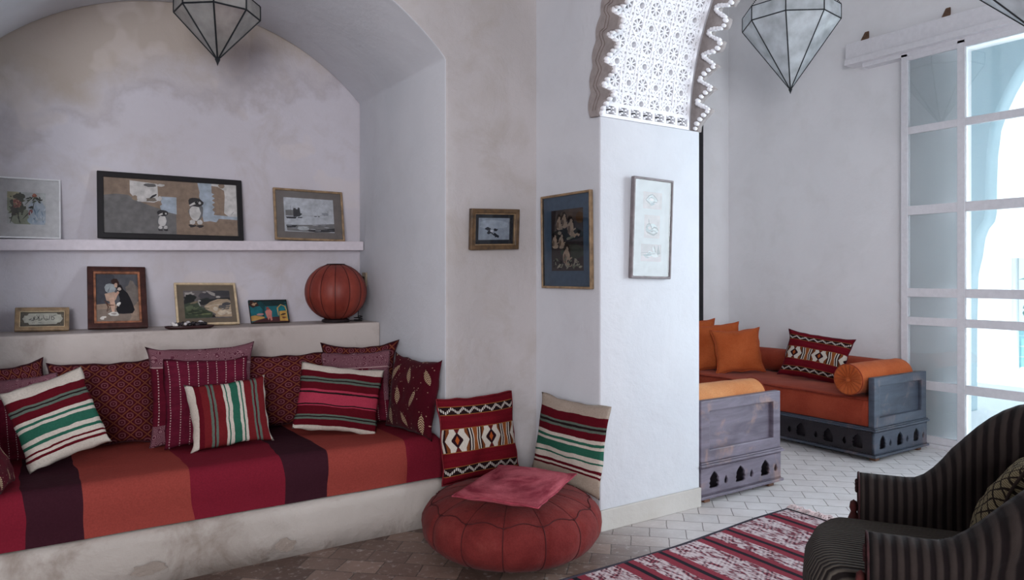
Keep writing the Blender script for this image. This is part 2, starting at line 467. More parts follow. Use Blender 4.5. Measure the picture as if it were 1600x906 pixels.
# sliding glazed door leaf (frame mesh, panes, lock), hung from a beam
def glass_mat(name, tint, refl, rough=0.0, haze=0.0):
    m = bpy.data.materials.new(name); m.use_nodes = True; nt = m.node_tree; nt.nodes.clear()
    o = nt.nodes.new('ShaderNodeOutputMaterial'); tr = nt.nodes.new('ShaderNodeBsdfTransparent'); gl = nt.nodes.new('ShaderNodeBsdfGlossy')
    tr.inputs[0].default_value = tuple(tint) + (1,); gl.inputs['Roughness'].default_value = rough
    fr = nt.nodes.new('ShaderNodeFresnel'); fr.inputs[0].default_value = 1.5
    ad = nt.nodes.new('ShaderNodeMath'); ad.operation = 'ADD'; ad.inputs[1].default_value = refl; nt.links.new(fr.outputs[0], ad.inputs[0])
    mx = nt.nodes.new('ShaderNodeMixShader'); nt.links.new(ad.outputs[0], mx.inputs[0]); nt.links.new(tr.outputs[0], mx.inputs[1]); nt.links.new(gl.outputs[0], mx.inputs[2])
    last = mx.outputs[0]
    if haze:
        df = nt.nodes.new('ShaderNodeBsdfDiffuse'); df.inputs[0].default_value = (.75, .85, .88, 1)
        m2 = nt.nodes.new('ShaderNodeMixShader'); m2.inputs[0].default_value = haze
        nt.links.new(last, m2.inputs[1]); nt.links.new(df.outputs[0], m2.inputs[2]); last = m2.outputs[0]
    nt.links.new(last, o.inputs[0]); return m
G_door = glass_mat('door_glass', (0.95, 0.975, 0.98), 0.06, 0.01, 0.16)
G_pic = glass_mat('picture_glass', (0.97, 0.98, 0.98), 0.01, 0.02)
rows = [3.14, 3.085, 2.545, 2.488, 1.908, 1.835, 1.246, 1.178, 1.016, 0.953, 0.514, 0.446, 0.085, 0.03]
def door_leaf(name, xc, ya, yb, ncol, midw):
    """leaf in plane x=xc spanning ya (far) .. yb (near)"""
    t = tag(empty(name, (xc, ya, 0)), kind='structure')
    D = 0.04; bm = bmesh.new()
    st = [ya - 0.0, ya - 0.052, 2.703, 2.648, yb + 0.055, yb] if midw else [ya, ya - .055, (ya + yb) / 2 + .027, (ya + yb) / 2 - .027, yb + .055, yb]
    bars = [(st[0], st[1]), (st[2], st[3]), (st[4], st[5])]
    for a, b in bars: box(bm, -D / 2, D / 2, b - ya, a - ya, rows[-1], rows[0])
    for k in range(0, len(rows), 2): 
        for (a, b) in ((st[1], st[2]), (st[3], st[4])): box(bm, -D / 2 + .002, D / 2 - .002, b - ya, a - ya, rows[k + 1], rows[k])
    obj('door_frame', bm, M_white, t, bevel=0.002)
    bm = bmesh.new()
    for (a, b) in ((st[1], st[2]), (st[3], st[4])):
        for k in range(1, len(rows) - 1, 2): box(bm, -.002, .002, b - ya + .0, a - ya, rows[k + 1], rows[k])
    obj('glass', bm, G_door, t)
    return t, st
leaf, st = door_leaf('door_1', 5.88, 3.13, 2.12, 2, True)
bm = bmesh.new(); box(bm, -.045, -.02, st[4] - 3.13 - .01, st[4] - 3.13 + .05, 1.0, 1.2); box(bm, -.055, -.045, st[4] - 3.13 + .005, st[4] - 3.13 + .03, 1.03, 1.16)
obj('door_lock', bm, paint((200, 200, 205), .35, .03), leaf, bevel=.003)
door_leaf('door_2', 5.93, 2.16, 0.9, 2, False); door_leaf('door_3', 5.93, 0.86, -1.15, 2, False)
# floor rail
bm = bmesh.new(); box(bm, 5.83, 5.95, -1.2, 3.15, 0, 0.028); tag(obj('trim_1', bm, M_white, bevel=.004), kind='structure')
# sliding track box beam
pb = at(1325, 95, x=5.86)
bm = bmesh.new(); ya = pb.y
box(bm, 5.82, 5.95, -1.3, ya, 3.20, 3.34); box(bm, 5.80, 5.95, -1.3, ya, 3.155, 3.205)
bb = obj('track_beam', bm, M_white, bevel=.004)
tag(bb, 'long white box beam carrying the sliding glass doors high on the wall', 'door track')
bm = bmesh.new(); box(bm, 5.86, 5.955, 1.9, ya - .13, 3.12, 3.16); obj('rail', bm, M_white, bb)
br0 = None
for k, yy in enumerate((ya - .12, ya - .78)):
    bm = bmesh.new()
    box(bm, -.02, .02, -.018, .018, -.075, .075, Matrix.Rotation(math.radians(38), 4, 'Y'))
    o = obj('bracket', bm, paint((104, 78, 62), .8, .2), bb, bevel=.003); o.location = (5.915, yy, 3.375)

# dark post standing on the back wall of the sofa alcove
bm = bmesh.new(); box(bm, 5.28, 5.515, 4.90, 4.949, 0.0, 2.98); box(bm, 5.30, 5.495, 4.885, 4.902, 0.05, 2.93)
tag(obj('tall_panel', bm, paint((34, 32, 36), .5, .1), bevel=.005), 'tall narrow black panel on the back wall beside the white pillar edge', 'panel')

# ---- outdoors: loggia, arcade pier and sunlit court
bm = bmesh.new(); box(bm, 6.15, 16, -8, 9, -0.1, 0.0); tag(obj('floor_courtyard', bm, P_out), kind='structure')
XL = 7.6
pts = [(1600, 92), (1588, 108), (1570, 140), (1556, 170), (1546, 200), (1541, 240), (1539, 290), (1539, 330), (1536, 345), (1527, 356), (1521, 372), (1517, 400), (1510, 430), (1508, 520), (1508, 640)]
edge = [at(px, py, x=XL) for px, py in pts]
edge = [(p.y, max(p.z, 0.0)) for p in edge]
yc = edge[0][0] - .55
mir = [(2 * yc - y, z) for y, z in edge[::-1]]
crown = [(yc + .55 - 1.1 * k / 8, edge[0][1] + .22 * math.sin(PI * k / 8)) for k in range(1, 8)]
eb = edge[::-1]; 
loop = [(9, 0), (9, 4.4), (-6, 4.4), (-6, 0), (mir[0][0], 0)]
loop = [(eb[0][0], 0)] + eb[:] + crown + [m for m in mir] + [(mir[-1][0], 0), (-6, 0), (-6, 4.4), (9, 4.4), (9, 0)]
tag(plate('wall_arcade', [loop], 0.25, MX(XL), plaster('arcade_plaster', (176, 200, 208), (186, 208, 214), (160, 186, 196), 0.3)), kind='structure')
XW = 11.5
dp = at(1580, 403, x=XW); dq = at(1580, 640, x=XW)
loop = [(9, 0), (dp.y, 0), (dp.y, dp.z), (dp.y - 1.6, dp.z), (dp.y - 1.6, 0), (-6, 0), (-6, 6), (9, 6)]
tag(plate('wall_court', [loop], 0.25, MX(XW), P_out), kind='structure')
# turquoise tiled low wall and shrubs seen through the gap in the far wall
def tile_mat():
    m = Mat('turquoise_tiles', 0.2, 0.5); x, y, z = m.xyz()
    g = (((y * 6.5).fract() - .5).abs()).max(((z * 6.5).fract() - .5).abs()).gt(.46)
    c = m.ramp(m.noise(5, 3), [(.35, (96, 190, 196)), (.65, (150, 214, 218))], 'LINEAR')
    m.col(m.mix(g, c, (220, 235, 235))); return m.m
zt = at(1590, 512, x=XW + .6).z
bm = bmesh.new(); box(bm, XW + .55, XW + .75, dp.y - 2.2, dp.y + .4, 0, max(.45, zt))
tag(obj('tiled_wall', bm, tile_mat()), 'low turquoise tiled wall out in the sunny courtyard', 'low wall')
bm = bmesh.new(); rr = random.Random(11)
for k in range(1500):
    p = Vector((XW + 1.3 + rr.uniform(-.35, .5), dp.y - 1.0 + rr.uniform(-1.3, 1.3), rr.uniform(.3, 2.6)))
    s = rr.uniform(.05, .1); R_ = Matrix.Rotation(rr.uniform(0, 6.28), 3, 'Z') @ Matrix.Rotation(rr.uniform(-1, 1), 3, 'X')
    vs = [bm.verts.new(p + R_ @ Vector(v) * s) for v in ((-.4, 0, 0), (0, -.9, .1), (.4, 0, 0), (0, .9, .1))]
    bm.faces.new(vs)
for k in range(9):
    tube(bm, [(XW + 1.3, dp.y - 2 + k * .25, 0), (XW + 1.35, dp.y - 2 + k * .25 + .1, 1.2), (XW + 1.3, dp.y - 2 + k * .25, 2.2)], .02, 5)
tag(obj('shrub', bm, paint((52, 150, 128), .6, .4)), 'leafy green shrub in the courtyard beyond the tiled wall', 'shrub')
# ================================================================== BENCH
bm = bmesh.new()
prof = [(4.378, 0), (3.46, 0), (3.458, .12), (3.452, .19), (3.455, .222), (3.472, .24), (3.50, .246), (4.378, .246)]
n = 34; rows_ = []
for k in range(n + 1):
    x = X0 + .001 + (X1 - X0 - .002) * k / n
    rows_.append([bm.verts.new((x, y + (0.008 * noise3((x, y, z), 3) if 0 < j < 7 else 0), z + (.006 * noise3((x, 1, 1), 2) if z > .15 else 0))) for j, (y, z) in enumerate(prof)])
for A_, B_ in zip(rows_, rows_[1:]):
    for k in range(len(prof) - 1): bm.faces.new((A_[k], A_[k + 1], B_[k + 1], B_[k]))
bm.faces.new(rows_[0]); bm.faces.new(rows_[-1])
o = obj('bench_plinth', bm, P_plinth, smooth=True)
tag(o, 'rounded pale plaster plinth under the long alcove seat', 'bench base')
# flaked patches of bare render near the floor
def patch(px, py, w, h, seed, mat):
    c = at(px, py, y=3.452); r = random.Random(seed); bm = bmesh.new(); vs = []
    N = 18
    for k in range(N):
        a = 2 * PI * k / N; q = r.uniform(.7, 1.1)
        vs.append(bm.verts.new((c.x + w * q * math.cos(a), 3.4495 - .001 + .004 * 0, max(.004, c.z + h * q * math.sin(a)))))
    cv = bm.verts.new((c.x, 3.447, c.z))
    for k in range(N): bm.faces.new((vs[k], vs[(k + 1) % N], cv))
    obj('flaked_patch', bm, mat, o)
M_flake = plaster('bare_render', (132, 120, 112), (150, 138, 128), (104, 92, 84), .7, bs=1.0)
patch(445, 851, .05, .035, 2, M_flake); patch(233, 888, .075, .03, 3, M_flake)

bm = bmesh.new(); box(bm, X0 + .001, X1 - .001, 4.38, YB - .001, .0, 1.045)
o = obj('back_ledge', bm, P_ledge, bevel=.012, seg=3)
tag(o, 'long smooth plaster ledge behind the alcove seat carrying pictures and the lamp', 'ledge')
# shelf
sl = at(0, 390, y=4.655).z; sr = at(568, 391, y=4.655).z
bm = bmesh.new(); box(bm, X0, at(568, 384, y=4.655).x, 4.655, YB, 0, .06)
for v in bm.verts: v.co.z += sl + (sr - sl) * (v.co.x - 0) / 1.86
o = obj('wall_shelf', bm, paint((214, 206, 212), .6, .03), bevel=.003)
tag(o, 'long thin lilac-white shelf across the alcove wall above the ledge', 'shelf')
shelf_z = lambda x: sl + (sr - sl) * x / 1.86 + .06

# mattress with the striped throw
xs = [at(px, py, y=3.47).x for px, py in ((30, 762), (120, 754), (297, 734), (441, 717), (509, 710), (635, 692))]
CR, PL, TE = (122, 30, 46), (58, 26, 36), (150, 66, 58)
def mattress_col(m):
    x, y, z = m.xyz()
    w = m.noise(2.2, 2); xx = x + (w - .5) * .09 + (y - 3.6) * 0.0 + z * .05 - .02
    fac = (xx + .3) / 2.3
    st_ = [(0, TE)] + [((v + .3) / 2.3, c) for v, c in zip([-.12] + xs, [CR, CR, PL, TE, CR, PL, TE])] + [((xs[-1] + .3) / 2.3, CR)]
    st_ = [(0, CR), ((xs[0] + .3) / 2.3, PL), ((xs[1] + .3) / 2.3, TE), ((xs[2] + .3) / 2.3, CR), ((xs[3] + .3) / 2.3, PL), ((xs[4] + .3) / 2.3, TE), ((xs[5] + .3) / 2.3, CR)]
    return m.ramp(fac, st_)
# order along x: crimson | plum | terracotta | crimson | plum | terracotta | crimson
M_throw = fabric('striped_throw', mattress_col, weave=220, bs=.5)
bm = bmesh.new()
X0m, X1m, Y0m, Y1m, Zb, Zt = X0 + .01, X1 - .012, 3.478, 4.372, .25, .478
nx, ny = 60, 26; grid = {}
def sup(t): return math.copysign(1, t) * (1 - (1 - abs(t)) ** 1.0)
sec = []
for k in range(7): sec.append((Y0m + .004 * math.sin(k), Zb + (Zt - .05 - Zb) * k / 6))
for k in range(1, 7):
    a = PI / 2 * k / 6; sec.append((Y0m + .045 * (1 - math.cos(a)) + .0, Zt - .05 + .05 * math.sin(a)))
for k in range(1, 12): sec.append((Y0m + .045 + (Y1m - Y0m - .045) * k / 11, Zt))
sec.append((Y1m, Zb))
rows_ = []
for i in range(nx + 1):
    x = X0m + (X1m - X0m) * i / nx; e = min(1, (X1m - x) / .05); rnd_ = math.sqrt(max(0, 1 - (1 - e) ** 2))
    r_ = []
    for (y, z) in sec:
        dz = .010 * noise3((x, y, 0), 2.2, 1) if z > .3 else 0
        dy = -.010 * noise3((x, 0, z), 3, 2) - .008 * math.sin(PI * min(1, max(0, (z - Zb) / (Zt - Zb)))) if y < 3.6 else 0
        zz = z + dz if z < .3 else Zb + (z + dz - Zb) * (.85 + .15 * rnd_)
        r_.append(bm.verts.new((x, max(3.462, y + dy), zz)))
    rows_.append(r_)
for A_, B_ in zip(rows_, rows_[1:]):
    for k in range(len(sec) - 1): bm.faces.new((A_[k], A_[k + 1], B_[k + 1], B_[k]))
bm.faces.new(rows_[0]); bm.faces.new(rows_[-1])
mt = obj('bench_mattress', bm, M_throw, smooth=True)
tag(mt, 'long seat mattress in broad crimson, plum and terracotta stripes in the alcove', 'mattress')

# ================================================================== CUSHIONS
def cushion_geo(w, h, t, n=26, pinch=.06, seed=0, wr=.012, ear=0.0, slump=0.0):
    verts, faces, uv = [], [], []
    idx = {}
    for side in (0, 1):
        for j in range(n + 1):
            for i in range(n + 1):
                edge = i in (0, n) or j in (0, n)
                if side == 1 and edge: idx[(1, i, j)] = idx[(0, i, j)]; continue
                u = -1 + 2 * i / n; v = -1 + 2 * j / n
                # denser near edges
                uu = math.sin(u * PI / 2) * .35 + u * .65; vv = math.sin(v * PI / 2) * .35 + v * .65
                x = w / 2 * uu * (1 - pinch * (1 - vv * vv)) * (1 + ear * max(0, abs(uu * vv)) ** 6)
                z = h / 2 * vv * (1 - pinch * (1 - uu * uu)) * (1 + ear * max(0, abs(uu * vv)) ** 6)
                f = ((1 - abs(uu) ** 2.2) * (1 - abs(vv) ** 2.2))
                d = t / 2 * (max(0, f) ** .5) * (1 - .22 * slump * vv)
                nz = noise3((uu * 1.5, vv * 1.5, side), 1.2, seed) * wr * 1.6 + noise3((uu * 4, vv * 4, side), 1, seed + 3) * wr * .6
                if edge: nz *= .0; x += noise3((uu, vv, 0), 3, seed) * wr * .8; z += noise3((uu, vv, 5), 3, seed) * wr * .8
                y = -(d + nz * f ** .3 if f > 0 else 0) if side == 0 else (d + nz * f ** .3 if f > 0 else 0)
                if edge: y = noise3((uu * 2, vv * 2, 9), 1, seed) * wr * 1.2
                idx[(side, i, j)] = len(verts); verts.append((x, y, z)); uv.append(((uu + 1) / 2, (vv + 1) / 2))
        for j in range(n):
            for i in range(n):
                a, b, c, d = (idx[(side, i, j)], idx[(side, i + 1, j)], idx[(side, i + 1, j + 1)], idx[(side, i, j + 1)])
                faces.append((a, b, c, d) if side == 0 else (a, d, c, b))
    rim = [idx[(0, i, 0)] for i in range(n)] + [idx[(0, n, j)] for j in range(n)] + [idx[(0, i, n)] for i in range(n, 0, -1)] + [idx[(0, 0, j)] for j in range(n, 0, -1)]
    return verts, faces, uv, [verts[k] for k in rim]
def cushion(name, loc, w, h, t, mat, label, yaw=0, lean=12, roll=0, group=None, piping=None, pr=.004, seed=0, **kw):
    v, f, uv, rim = cushion_geo(w, h, t, seed=seed, **kw)
    o = mesh_obj(name, v, f, mat, smooth=True, uv=uv, recalc=False)
    M = Matrix.Translation(loc) @ Matrix.Rotation(math.radians(yaw), 4, 'Z') @ Matrix.Rotation(math.radians(-lean), 4, 'X') @ Matrix.Rotation(math.radians(-roll), 4, 'Y')
    o.matrix_world = M; tag(o, label, 'cushion', group)
    if piping:
        bm = bmesh.new(); tube(bm, rim, pr, 6, closed=True); obj('piping', bm, piping, o, smooth=True)
    return o
def cush_sit(px, ytop, wpx, Yb, t, mat, label, lean=13, roll=0, yaw=0, base=.483, **kw):
    """cushion standing on the seat: bottom edge at y=Yb, top edge seen at row ytop, wpx wide"""
    L_ = math.radians(lean); h = .4
    for _ in range(10):
        yt = Yb + h * math.sin(L_); r = ray(px, ytop); zt_ = HC + r.z * (yt / r.y); h = (zt_ - base) / math.cos(L_)
    c = at(px, ytop, y=Yb + h / 2 * math.sin(L_)); fwd = SA * c.x + CA * c.y
    w = wpx / px_per_m(px, fwd, (math.cos(math.radians(yaw)), math.sin(math.radians(yaw))))
    rr_ = math.radians(abs(roll)); k = 1 / (math.cos(rr_) + math.sin(rr_) * w / h)
    c.z = base + h / 2 * math.cos(L_)
    return cushion('cushion', c, w, h * (k if roll else 1) * (1.0), t, mat, label, yaw=yaw, lean=lean, roll=roll, **kw)
def cush_px(name, px, py, Y, wpx, hpx, t, mat, label, f=1.0, **kw):
    """front-facing cushion: centre pixel on plane y=Y, width/height given by how large it shows"""
    c = at(px, py, y=Y); fwd = SA * c.x + CA * c.y
    w = wpx / px_per_m(px, fwd); h = hpx * fwd / F_PX
    return cushion(name, c, w * f, h * f / max(.5, math.cos(math.radians(kw.get('lean', 12)))), t, mat, label, **kw)

def strip_mat(name, stops, axis='v', wob=.012, **kw):
    def fn(m):
        x, y, z = m.xyz('UV'); n = m.noise(4, 2, kind='UV'); n2 = m.noise(60, 2, kind='UV')
        c = (y if axis == 'v' else x) + (n - .5) * wob * 3 + (n2 - .5) * wob * .35
        return m.ramp(c, stops)
    return fabric(name, fn, uv=True, **kw)
CRM, MAR, GRN, GRY, BLK, PNK = (206, 196, 184), (92, 16, 28), (44, 98, 80), (96, 108, 98), (40, 26, 28), (176, 60, 82)
M_strA = strip_mat('kilim_cream_green', [(0, CRM), (.10, MAR), (.13, CRM), (.165, MAR), (.19, CRM), (.25, GRN), (.285, CRM), (.335, GRN), (.45, CRM), (.49, GRN), (.52, CRM), (.565, MAR), (.66, GRY), (.69, BLK), (.71, GRY), (.735, MAR), (.84, CRM)])
M_strE = strip_mat('kilim_vertical', [(0, CRM), (.075, MAR), (.14, (112, 32, 36)), (.23, GRY), (.262, MAR), (.285, GRY), (.315, (112, 32, 36)), (.42, CRM), (.45, GRN), (.465, CRM), (.515, GRN), (.61, CRM), (.645, GRN), (.665, CRM), (.70, (112, 32, 36)), (.80, GRY), (.825, MAR), (.85, GRY), (.88, (112, 32, 36)), (.975, CRM)], axis='u')
M_strI = strip_mat('kilim_pink', [(0, CRM), (.06, MAR), (.15, GRY), (.18, BLK), (.20, GRY), (.225, MAR), (.35, PNK), (.365, BLK), (.385, PNK), (.54, BLK), (.57, PNK), (.60, MAR), (.71, GRY), (.74, BLK), (.76, GRY), (.79, MAR), (.885, CRM)])
M_strL = strip_mat('kilim_tan_green', [(0, (180, 166, 150)), (.20, MAR), (.225, CRM), (.25, MAR), (.28, CRM), (.34, GRN), (.36, CRM), (.41, GRN), (.50, CRM), (.53, GRN), (.56, CRM), (.60, MAR), (.68, GRY), (.71, BLK), (.735, GRY), (.76, MAR), (.86, (176, 162, 148))])
def brocade(m):
    x, y, z = m.xyz('UV'); k = 6.3
    p = (x + y) * k; q = (x - y) * k + 20.0
    fp = (p.fract() - .5).abs(); fq = (q.fract() - .5).abs(); mx = fp.max(fq)
    line = mx.gt(.455) * ((mx.gt(.485) * -1.0) + 1.0)
    r = (fp * fp + fq * fq).sqrt()
    ring = r.lt(.33) * r.gt(.20); core = r.lt(.09); oct_ = mx.gt(.355) * mx.lt(.385)
    c = m.mix(ring, (70, 14, 24), (122, 70, 76)); c = m.mix(core, c, (122, 70, 76)); c = m.mix(oct_, c, (92, 40, 46))
    return m.mix(line, c, (160, 96, 66))
M_broc = fabric('brocade', brocade, uv=True, bs=.3)
def kantha(top, cold=(84, 20, 36), ylim=.8):
    def fn(m):
        x, y, z = m.xyz('UV')
        fx = ((x + (m.noise(3, 2, kind='UV') - .5) * .03) * 9.0).fract(); d = (y * 34.0).fract()
        st_ = (fx - .5).abs().lt(.05) * d.lt(.5)
        base = m.ramp(m.noise(3, 4, kind='UV', stretch=(1, 6, 1)), [(.3, cold), (.7, tuple(c * 1.25 for c in cold))], 'LINEAR')
        c = m.mix(st_, base, (190, 160, 160))
        if top:
            v = m.voro(15, kind='UV'); w = ((v * 48.0).sin()).gt(.1)
            pais = m.mix(w, (96, 48, 62), (148, 108, 116))
            reg = y.gt(ylim) + ((y.gt(ylim - .13) * x.gt(.27) * x.lt(.56))) + (y.gt(ylim - .12) * x.gt(.7)) + x.gt(.93) * y.gt(.3) + y.lt(.2) * x.lt(.16)
            c = m.mix(reg.clamp(), c, pais)
            ln = (y - ylim).abs().lt(.007); c = m.mix(ln, c, (180, 150, 150))
        return c
    return fn
M_kanC = fabric('kantha_paisley', kantha(True), uv=True, bs=.5, wr=.6)
M_kanD = fabric('kantha_plain', kantha(False, (84, 22, 40)), uv=True, bs=.6, wr=1.0)
M_kanH = fabric('kantha_mauve', kantha(True, (84, 20, 36), .77), uv=True, bs=.5)
def leaf(m):
    x, y, z = m.xyz('UV')
    row = (y * 3.2).floor(); xo = x * 2.8 + row * .5
    a = xo.fract() - .5; b = (y * 3.2).fract() - .5
    rot = (row + (xo.floor())) * 1.7
    ang = (rot.sin()) * .5 + .15
    u = a * 1.0 + b * ang; v = b - a * ang
    f = (v / .43)
    d = u.abs() / (((f * f) * -1.0 + 1.0).max(.001) * .135)
    vein = ((v * 62.0 + u.abs() * 60.0).sin()).gt(-.2)
    lf = d.lt(1.0) * vein * f.abs().lt(.98)
    dots = m.voro(17, kind='UV').lt(.14) * d.gt(1.6)
    c = m.mix(lf, (74, 12, 26), (196, 172, 140)); return m.mix(dots, c, (168, 132, 116))
M_leaf = fabric('gold_leaf_velvet', leaf, uv=True, bs=.25, sheen=.3)
def kilim(m):
    x, y, z = m.xyz('UV')
    c = m.ramp(m.noise(2, 4, kind='UV', stretch=(1, 8, 1)), [(.3, (96, 14, 26)), (.7, (118, 22, 34))], 'LINEAR')
    def zz(c, y0, hw):
        bandm = (y - y0).abs().lt(hw); edge = (y - y0).abs().lt(hw + .008)
        c = m.mix(edge, c, (150, 96, 50)); c = m.mix(bandm, c, (38, 22, 24))
        t = ((x * 7.0).tri() - .5) * hw * 1.3
        z_ = (y - y0 - t).abs().lt(hw * .38) * bandm * ((x * 46.0).fract().lt(.62))
        return m.mix(z_, c, (212, 204, 196))
    c = zz(c, .855, .045); c = zz(c, .14, .045)
    mb = (y - .5).abs().lt(.135); me_ = (y - .5).abs().lt(.143)
    c = m.mix(me_, c, (150, 96, 50))
    # hooked columns between the hexagons
    ph = x * 2.3 + .12; cx_ = ph.fract() - .5; hx = cx_.abs(); hy = (y - .5).abs()
    colr = m.ramp(hx * 2.0 + hy * .5, [(0, (120, 66, 36)), (.62, (40, 24, 26)), (.70, (206, 198, 186)), (.78, (40, 24, 26)), (.86, (206, 198, 186)), (.92, (146, 84, 44))])
    sq = hx.lt(.2); colr = m.mix(sq, colr, (208, 200, 188))
    tri_ = (hx - .2 + hy * 1.2).lt(.115) * hx.gt(.2); colr = m.mix(tri_, colr, (208, 200, 188))
    notch = (hx * .9 + (hy * -1.0 + .135)).lt(.07); colr = m.mix(notch, colr, (96, 30, 30))
    hexm = (hx * .55 + hy).lt(.095) * hx.lt(.155); colr = m.mix(hexm, colr, (44, 20, 26))
    core = (hx * .9 + hy).lt(.055); colr = m.mix(core, colr, (170, 84, 40))
    return m.mix(mb, c, colr)
M_kil = fabric('kilim_hexagon', kilim, uv=True, bs=.5)
M_orange = fabric('orange_velvet', lambda m: m.ramp(m.noise(5, 5), [(.3, (178, 84, 42)), (.7, (202, 106, 60))], 'LINEAR'), bs=.15, sheen=.5)
M_rust = fabric('rust_velvet', lambda m: m.ramp(m.noise(3, 5), [(.3, (150, 60, 42)), (.7, (178, 82, 58))], 'LINEAR'), bs=.15, sheen=.5)
M_darkpipe = paint((52, 14, 22), .8, .1)
M_orpipe = paint((176, 78, 36), .8, .1)
M_crm = paint(CRM, .9, .05)

BG = dict(piping=M_darkpipe)
cush_sit(26, 568, 104, 4.15, .10, M_broc, 'brocade diamond cushion half hidden at the far left end of the seat', yaw=30, roll=3, seed=1, ear=.08, **BG)
cush_sit(166, 566, 172, 4.17, .15, M_broc, 'large brocade diamond cushion between the cream-green striped one and the tall paisley one', seed=2, ear=.06, **BG)
cush_sit(450, 553, 170, 4.17, .14, M_broc, 'brocade diamond cushion right of the tall paisley-bordered one', seed=3, ear=.05, **BG)
cushion('cushion', Vector((1.622, 4.135, .705)), .43, .44, .11, M_broc, 'brocade cushion with pointed corners wedged in the right corner of the seat', yaw=-33, lean=9, roll=2, seed=4, ear=.12, **BG)
cush_sit(36, 584, 122, 4.00, .09, M_kanH, 'mauve paisley-topped cushion behind the tilted cream and green one', roll=5, seed=5)
cush_sit(318, 541, 164, 4.01, .12, M_kanC, 'tall plum cushion with paisley border and stitched lines, centre of the seat', lean=12, seed=6, ear=.05)
cushion('cushion', Vector((1.555, 4.02, .695)), .41, .42, .10, M_kanH, 'mauve paisley-topped cushion behind the pink-striped one', yaw=-31, lean=11, roll=2, seed=7)
cush_sit(324, 558, 136, 3.90, .09, M_kanD, 'plain magenta-plum cushion with white running stitch in front of the paisley one', roll=-1, seed=8, wr=.014)
cush_sit(359, 593, 124, 3.79, .10, M_strE, 'small cushion with upright red, white and green stripes in the middle of the seat', lean=17, roll=2.5, seed=9, ear=.05)
cush_sit(88, 577, 136, 3.80, .13, M_strA, 'tilted cream cushion with maroon and green stripes at the left of the seat', lean=20, roll=18, seed=10)
cushion('cushion', Vector((1.395, 3.86, .662)), .46, .375, .10, M_strI, 'maroon cushion with bright pink stripes and cream ends on the right of the seat', yaw=-18, lean=19, roll=-8, seed=11)
cushion('cushion', Vector((1.750, 3.665, .68)), .47, .41, .13, M_leaf, 'wine cushion with gold leaf motifs leaning on the right side wall of the alcove', yaw=-84, lean=10, roll=0, seed=12, ear=.06)
cushion('cushion', Vector((-.172, 3.56, .61)), .28, .28, .09, M_leaf, 'wine and gold leaf cushion cut off at the left edge of the photo', yaw=78, lean=28, roll=0, seed=13)

# ================================================================== POUF
pc = Vector((1.925, 2.92, 0)); PR = .435; PH = .33
M_pouf = fabric('rust_suede', lambda m: m.ramp(m.noise(4, 6, .65), [(.3, (98, 34, 34)), (.55, (124, 50, 48)), (.75, (146, 72, 66))], 'LINEAR'), bs=.4, sheen=.35, wr=.8)
NS = 14; na, nr = NS * 10, 22
verts = []; faces = []
def pouf_pt(a, k):
    # k 0..1 bottom centre -> top centre
    t = k * PI; e = .62
    c_, s_ = -math.cos(t), math.sin(t)
    r = PR * abs(s_) ** .68; z = PH / 2 + PH / 2 * math.copysign(abs(c_) ** .86, c_)
    seam = abs(((a / (2 * PI) * NS) % 1) - .5) * 2         # 1 at seam
    dent = .010 * max(0, (seam - .6) / .4) ** 2 * math.sin(t)
    wr_ = .006 * noise3((math.cos(a) * 2, math.sin(a) * 2, z * 9), 1.6, 4) * math.sin(t)
    sagz = -.012 * max(0, c_) * (1 if r < PR * .9 else 0)
    return Vector(((r - dent + wr_) * math.cos(a), (r - dent + wr_) * math.sin(a), max(0.0, z + sagz - .004 * max(0, (seam - .6) / .4) * max(0, c_))))
for j in range(nr + 1):
    for i in range(na): verts.append(pouf_pt(2 * PI * i / na, j / nr))
for j in range(nr):
    for i in range(na):
        a, b = j * na + i, j * na + (i + 1) % na; faces.append((a, b, b + na, a + na))
pouf = empty('pouf', pc, 0, 'large round rust-red suede pouf standing on the tiled floor', 'pouf')
mesh_obj('cover', verts, faces, M_pouf, pouf, smooth=True)
M_seam = paint((70, 22, 24), .8, .1)
bm = bmesh.new()
for s in range(NS):
    a = 2 * PI * (s + 0) / NS
    tube(bm, [pouf_pt(a, k / 30) * 1.0 + Vector((math.cos(a), math.sin(a), 0)) * .001 for k in range(3, 21)], .0028, 5)
    for k0, k1 in ((20, 28),): tube(bm, [pouf_pt(a + PI / NS * 0, k / 30) + Vector((0, 0, .0005)) for k in range(k0, k1)], .0014, 4)
tube(bm, [pouf_pt(2 * PI * k / 168, (19.6 + 1.6 * abs(math.sin(NS / 2 * 2 * PI * k / 168))) / 30.) + Vector((0, 0, .001)) for k in range(168)], .0024, 5, closed=True)
obj('seam', bm, M_seam, pouf, smooth=True)

cushion('cushion', Vector((2.0, 3.36, .472)), .485, .45, .12, M_kil, 'maroon kilim cushion with hexagon band leaning on the wall behind the red pouf', yaw=0, lean=9, roll=0.3, seed=14, piping=paint((110, 24, 34), .9, .1))
c_ = Vector((2.375, 3.04, .452))
cushion('cushion', c_, .50, .47, .10, M_strL, 'tan cushion with maroon and green stripes leaning on the pillar beside the pouf', yaw=-80, lean=9, roll=-2, seed=15)
M_mag = fabric('magenta_silk', lambda m: m.ramp(m.noise(6, 4, stretch=(1, 14, 1)), [(.32, (120, 34, 50)), (.66, (186, 96, 106))], 'LINEAR'), bs=.6, wr=.5)
cs = [at(715, 780, z=.345), at(783, 733, z=.36), at(893, 742, z=.36), at(838, 805, z=.345)]
cc = (cs[0] + cs[1] + cs[2] + cs[3]) / 4; cc.z = .368
dv = (cs[3] + cs[2]) / 2 - (cs[0] + cs[1]) / 2
v, f, uv, rim = cushion_geo(.42, .50, .075, seed=16, pinch=.03, wr=.008)
o = mesh_obj('cushion', v, f, M_mag, smooth=True, uv=uv, recalc=False)
